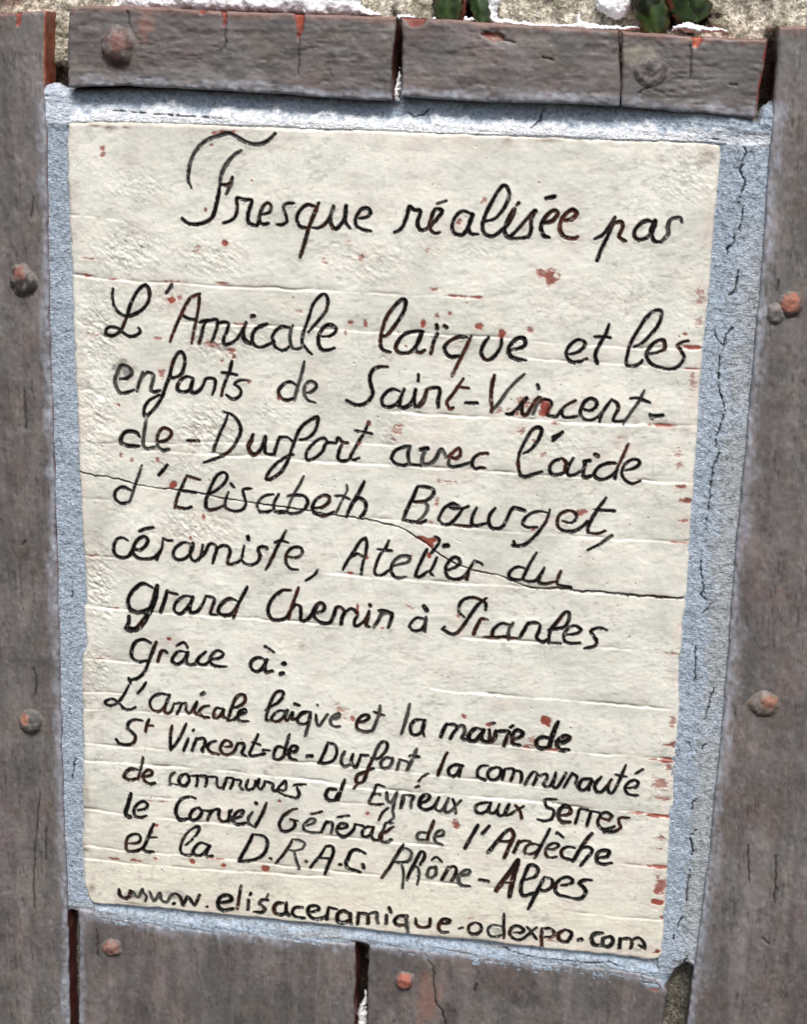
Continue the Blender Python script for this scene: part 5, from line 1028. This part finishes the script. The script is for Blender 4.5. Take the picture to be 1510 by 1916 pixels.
c = mix(c, col3((.26, .31, .36)), sst(.15, .8, n1) * .5)
wht = sst(-.25, .25, t - .66 + .22 * n1 + .1 * n2) * (Z > zt - .5) * (X < xpr)
c = mix(c, col3((.08, .10, .12)), sst(.25, .8, ng) * .5 * (1 - wht))
c = mix(c, col3((.92, .94, .96)), sst(-.25, .25, t - .66 + .22 * n1 + .1 * n2) * (Z > zt - .5) * .97 * (X < xpr) * (1 - .5 * sst((109.7, 181.9)[0], (129.8, 182.4)[0], X)))  # light on the upward slope painted in as near-white mortar
c = mix(c, col3((.13, .15, .165)), sst(.35, .1, t + .12 * n1) * (Z > zt) * .3 * (X < xr))  # shade under the top planks painted into the mortar colour
c = mix(c, col3((.62, .69, .78)), lump * .8)
c = mix(c, col3((.30, .31, .29)), sst(0, .7, fbm(X, Z, 18, 3, seed=207, oct=3)) * (Z < zb) * .6)
c = mix(c, col3((.02, .02, .02)), ck * .92)
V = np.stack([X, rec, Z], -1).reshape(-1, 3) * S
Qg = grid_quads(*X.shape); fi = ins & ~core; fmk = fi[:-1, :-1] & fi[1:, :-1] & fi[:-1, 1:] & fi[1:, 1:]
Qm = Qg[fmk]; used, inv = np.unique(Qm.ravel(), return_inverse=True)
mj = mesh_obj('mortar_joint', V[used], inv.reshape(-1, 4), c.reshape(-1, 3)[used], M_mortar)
tag(mj, 'rough blue-grey mortar filling the joint all round the cream plaque', 'mortar')
print('mortar', round(time.time() - T0, 1))

# ------------------------------------------------------------------ stone wall behind, white plaster on it, leaves growing from it
xs = np.concatenate([np.arange(-330, -210, 2.), np.arange(-210, 240, .8), np.arange(240, 330, 2.)])
zs = np.concatenate([np.arange(330, 250, -3.), np.arange(250, 165, -.8), np.arange(165, -420, -3.)])
X, Z = np.meshgrid(xs, zs)
n1 = fbm(X, Z, 3, seed=301, oct=3); n2 = fbm(X, Z, 22, seed=302, oct=3); n3 = fbm(X, Z, 8, seed=303, oct=3)
rec = 12.2 - 1.6 * n2 - 1.0 * n3 - .7 * n1 - 5 * sst((-20.0, 222.2)[1], (-20.4, 240.7)[1], Z) * (1 + .2 * n2)
c = np.empty(X.shape + (3,), np.float32); c[:] = (.54, .50, .41)
c = mix(c, col3((.30, .28, .20)), sst(-.2, .5, n1) * .7); c = mix(c, col3((.16, .15, .095)), sst(.1, .7, n3) * .6)
c = mix(c, col3((.66, .62, .54)), sst(.3, .7, fbm(X, Z, 2.4, seed=305, oct=2)) * .6)
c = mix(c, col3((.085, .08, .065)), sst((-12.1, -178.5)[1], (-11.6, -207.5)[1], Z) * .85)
SHADE_SPOTS = [((19.0, 216.5), 12, 5), ((112.9, 218.0), 11, 6), ((99.5, 218.6), 5, 9), ((-10.5, 202.6), 4, 15), ((-17.8, -253.0), 5, 24), ((148.2, 193.8), 5, 18), ((-162.8, 186.5), 7, 7)]  # shade in gaps and under leaves painted on the wall, some dark soil too
for (px_, pz_), a, b in SHADE_SPOTS: 
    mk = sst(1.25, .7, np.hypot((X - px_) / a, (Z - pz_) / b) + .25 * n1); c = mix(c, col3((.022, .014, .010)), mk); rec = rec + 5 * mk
Yw = rec
Xp, Yp, Zp, Cp, Qp, okp, rg = pad_back(X, Yw, Z, c, [60, 120])
wall = empty('stone_wall', 0, 0, 0); tag(wall, 'rough beige-grey stone wall behind the planks, with patches of white plaster', 'wall')
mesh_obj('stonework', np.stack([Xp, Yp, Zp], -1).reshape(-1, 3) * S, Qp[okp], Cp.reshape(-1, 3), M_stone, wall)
def plaster(poly, yb, hh, seed):
    p = catmull(np.vstack([np.array(poly), np.array(poly[:1])]), 4); x0, x1, z0, z1 = p[:, 0].min() - 1, p[:, 0].max() + 1, p[:, 1].min() - 1, p[:, 1].max() + 1
    X, Z = np.meshgrid(np.arange(x0, x1, .35), np.arange(z1, z0, -.35)); Xn = X + 1.5 * fbm(X, Z, 4, seed=seed, oct=4, gain=.7); Zn = Z + .9 * fbm(X, Z, 3, seed=seed + 1, oct=4, gain=.7)
    i_ = inside(p, Xn, Zn); r = Raster(x0 - 1, x1 + 1, z0 - 1, z1 + 1, .35); r.poly(p, 0, pad=9); dd = np.minimum(r.at(r.d, Xn, Zn), 9)
    dd = np.where(i_, dd, 0); prof = 1 - np.exp(-dd / 1.2)
    Y = yb - hh * prof * (1 + .25 * fbm(X, Z, 6, seed=seed + 2, oct=3)) - .3 * fbm(X, Z, 2, seed=seed + 3, oct=2)
    c = np.empty(X.shape + (3,), np.float32); c[:] = (.86, .87, .89)
    c = mix(c, col3((.45, .42, .38)), sst(.3, .5, fbm(X, Z, 4, seed=seed + 4, oct=4, gain=.7)) * .7)
    m = dd > .02; m[0] = m[-1] = False; f = m[:-1, :-1] & m[1:, :-1] & m[:-1, 1:] & m[1:, 1:]
    Q = grid_quads(*X.shape)[f]; used, inv = np.unique(Q.ravel(), return_inverse=True)
    if len(Q): mesh_obj('plaster_patch', (np.stack([X, Y, Z], -1).reshape(-1, 3) * S)[used], inv.reshape(-1, 4), c.reshape(-1, 3)[used], M_plaster, wall)
plaster([(-142.0, 218.6), (-134.6, 220.9), (-129.6, 228.1), (-61.5, 235.5), (-28.7, 231.6), (-24.3, 221.2), (-16.4, 217.0), (-33.1, 215.6), (-51.9, 216.4), (-61.4, 217.1), (-80.4, 217.3), (-114.0, 217.2), (-134.7, 216.9)], 11, 6.5, 401)
plaster([(26.9, 230.1), (34.6, 230.1), (33.5, 219.0), (37.2, 216.5), (49.7, 215.1), (60.9, 214.7), (66.5, 215.6), (67.2, 218.6), (69.2, 219.5), (70.3, 216.1), (81.0, 214.6), (92.1, 214.6), (95.7, 213.1), (85.6, 211.7), (63.3, 212.1), (40.7, 213.1), (30.5, 214.2), (28.8, 217.2), (27.1, 220.6)], 10, 6, 402)
plaster([(73.9, 230.7), (75.2, 223.3), (77.4, 219.5), (80.8, 217.4), (84.5, 216.4), (87.9, 218.2), (90.3, 222.0), (91.1, 231.0)], 11, 5, 403)
plaster([(106.4, 212.3), (108.0, 214.6), (110.9, 215.7), (115.7, 215.6), (120.6, 214.2), (126.0, 213.9), (130.7, 212.0), (122.9, 211.7), (117.8, 210.8), (114.7, 212.0)], 4, 5.5, 404)
plaster([(-8.7, 215.5), (-7.8, 217.5), (-5.5, 217.8), (2.3, 216.2), (7.3, 216.7), (8.7, 215.0), (0.1, 214.2), (-5.5, 215.2), (-7.3, 213.4)], 5, 5, 405)
plaster([(18.9, 215.1), (19.7, 216.6), (22.0, 216.8), (23.9, 215.6), (22.5, 214.3)], 3, 3, 406)
plaster([(-198.6, 220.6), (-203.3, 227.3), (-178.2, 229.9), (-179.0, 222.7)], 13, 6, 407)
plaster([(-18.1, -261.5), (-15.5, -254.5), (-13.9, -252.5), (-13.7, -279.1), (-17.8, -279.7)], 10, 5, 408)
plaster([(-6.1, 181.3), (-6.3, 196.9), (-8.0, 190.6), (-9.2, 181.3)], 5, 4, 409)

def leaf(base, dirv, L, wdt, seed, c0, parent, curl=.5):
    n, m = 24, 14; s = np.linspace(0, 1, n)[:, None]; t = np.linspace(-1, 1, m)[None]
    wv = wdt * np.clip(1 - (2 * np.clip(s, 0, 1) ** 1.3 - 1) ** 4, 0, 1) ** .5 * (1 + .10 * np.abs(np.sin(s * 17 + seed)) + .08 * np.sin(s * 41 + seed * 2)) + .05
    d_ = np.array(dirv, float); d_ /= np.linalg.norm(d_); sdv = np.cross(d_, [0, -1, .2]); sdv /= np.linalg.norm(sdv); nn = np.cross(sdv, d_)
    p = np.array(base)[None, None] + d_ * (s * L)[..., None] + sdv * (t * wv)[..., None] - nn * ((np.abs(t) ** 1.3) * wv * .45 + curl * L * .35 * s ** 2)[..., None] * np.sign(nn @ np.array([0, -1, 0]) + 1e-6)
    p = p + .5 * fbm(s * 7 + t, t * 3, 1, seed=seed, oct=3)[..., None] * nn
    c = np.empty((n, m, 3), np.float32); c[:] = c0
    c = mix(c, col3((.16, .22, .08)), np.exp(-(t / .07) ** 2) * .5 * np.ones_like(s))
    c = mix(c, col3((.16, .04, .03)), sst(.6, 1, np.abs(t) + .3 * fbm(s * 6, t * 3, 1, seed=seed + 1, oct=2)) * .2 * np.ones_like(s))
    c = mix(c, col3((.010, .014, .006)), sst(.0, .6, fbm(s * 5, t * 2, 1, seed=seed + 2, oct=3)) * .6)
    o = mesh_obj('leaf', p.reshape(-1, 3) * S, grid_quads(n, m).reshape(-1, 4), c.reshape(-1, 3), M_leaf, parent)
    so_ = o.modifiers.new('thickness', 'SOLIDIFY'); so_.thickness = .0005
GR = (.024, .050, .013); DG = (.010, .020, .007)
pa = empty('wall_plant', (18.1, 227.4)[0], 9, (18.1, 227.4)[1]); pa.location = (0, 0, 0); tag(pa, 'small green leaves growing over the top middle plank, left of the white plaster drip', 'plant', 'plants rooted in the wall top')
def P3(p, y): return (p[0], y, p[1])
leaf(P3((12.8, 239.0), 4), (0, -.15, -1), 24.0, 5.6, 1, GR, pa); leaf(P3((22.3, 238.1), 5), (.25, -.12, -1), 25, 3.6, 2, GR, pa, .3)
leaf(P3((8.9, 233.7), 5), (.05, -.1, -1), 15, 3.2, 13, DG, pa); leaf(P3((16.8, 234.9), 6), (-.25, -.1, -1), 21, 3.0, 14, GR, pa); leaf(P3((18.5, 229.6), 7), (-.1, -.1, -1), 16, 2.2, 3, (.16, .045, .03), pa); leaf(P3((26.8, 236.0), 7), (.15, -.1, -1), 17, 2.6, 4, (.08, .03, .03), pa)
pb = empty('wall_plant', 0, 0, 0); tag(pb, 'clump of broad dark green leaves hanging over the upper right plank', 'plant', 'plants rooted in the wall top')
leaf(P3((91.8, 242.0), 3), (.32, -.12, -1), 32.5, 6.0, 5, GR, pb); leaf(P3((106.3, 240.0), 3), (.5, -.12, -1), 26, 7.5, 6, GR, pb, .6)
leaf(P3((96.3, 236.8), 2), (.05, -.1, -1), 18, 4.2, 17, DG, pb); leaf(P3((111.3, 239.1), 2), (.35, -.1, -1), 19, 4.2, 18, GR, pb); leaf(P3((104.1, 232.8), 5), (.5, -.1, -1), 17, 3.2, 19, (.10, .03, .02), pb); leaf(P3((100.7, 235.8), 6), (.1, -.1, -1), 21, 4.0, 7, DG, pb); leaf(P3((114.7, 237.0), 7), (-.1, -.1, -1), 24, 4.6, 8, DG, pb); leaf(P3((90.0, 232.6), 7), (.75, -.05, -1), 20, 1.1, 9, (.30, .22, .14), pb)
print('done', round(time.time() - T0, 1), sum(len(o.data.polygons) for o in sc.objects if o.type == 'MESH'))
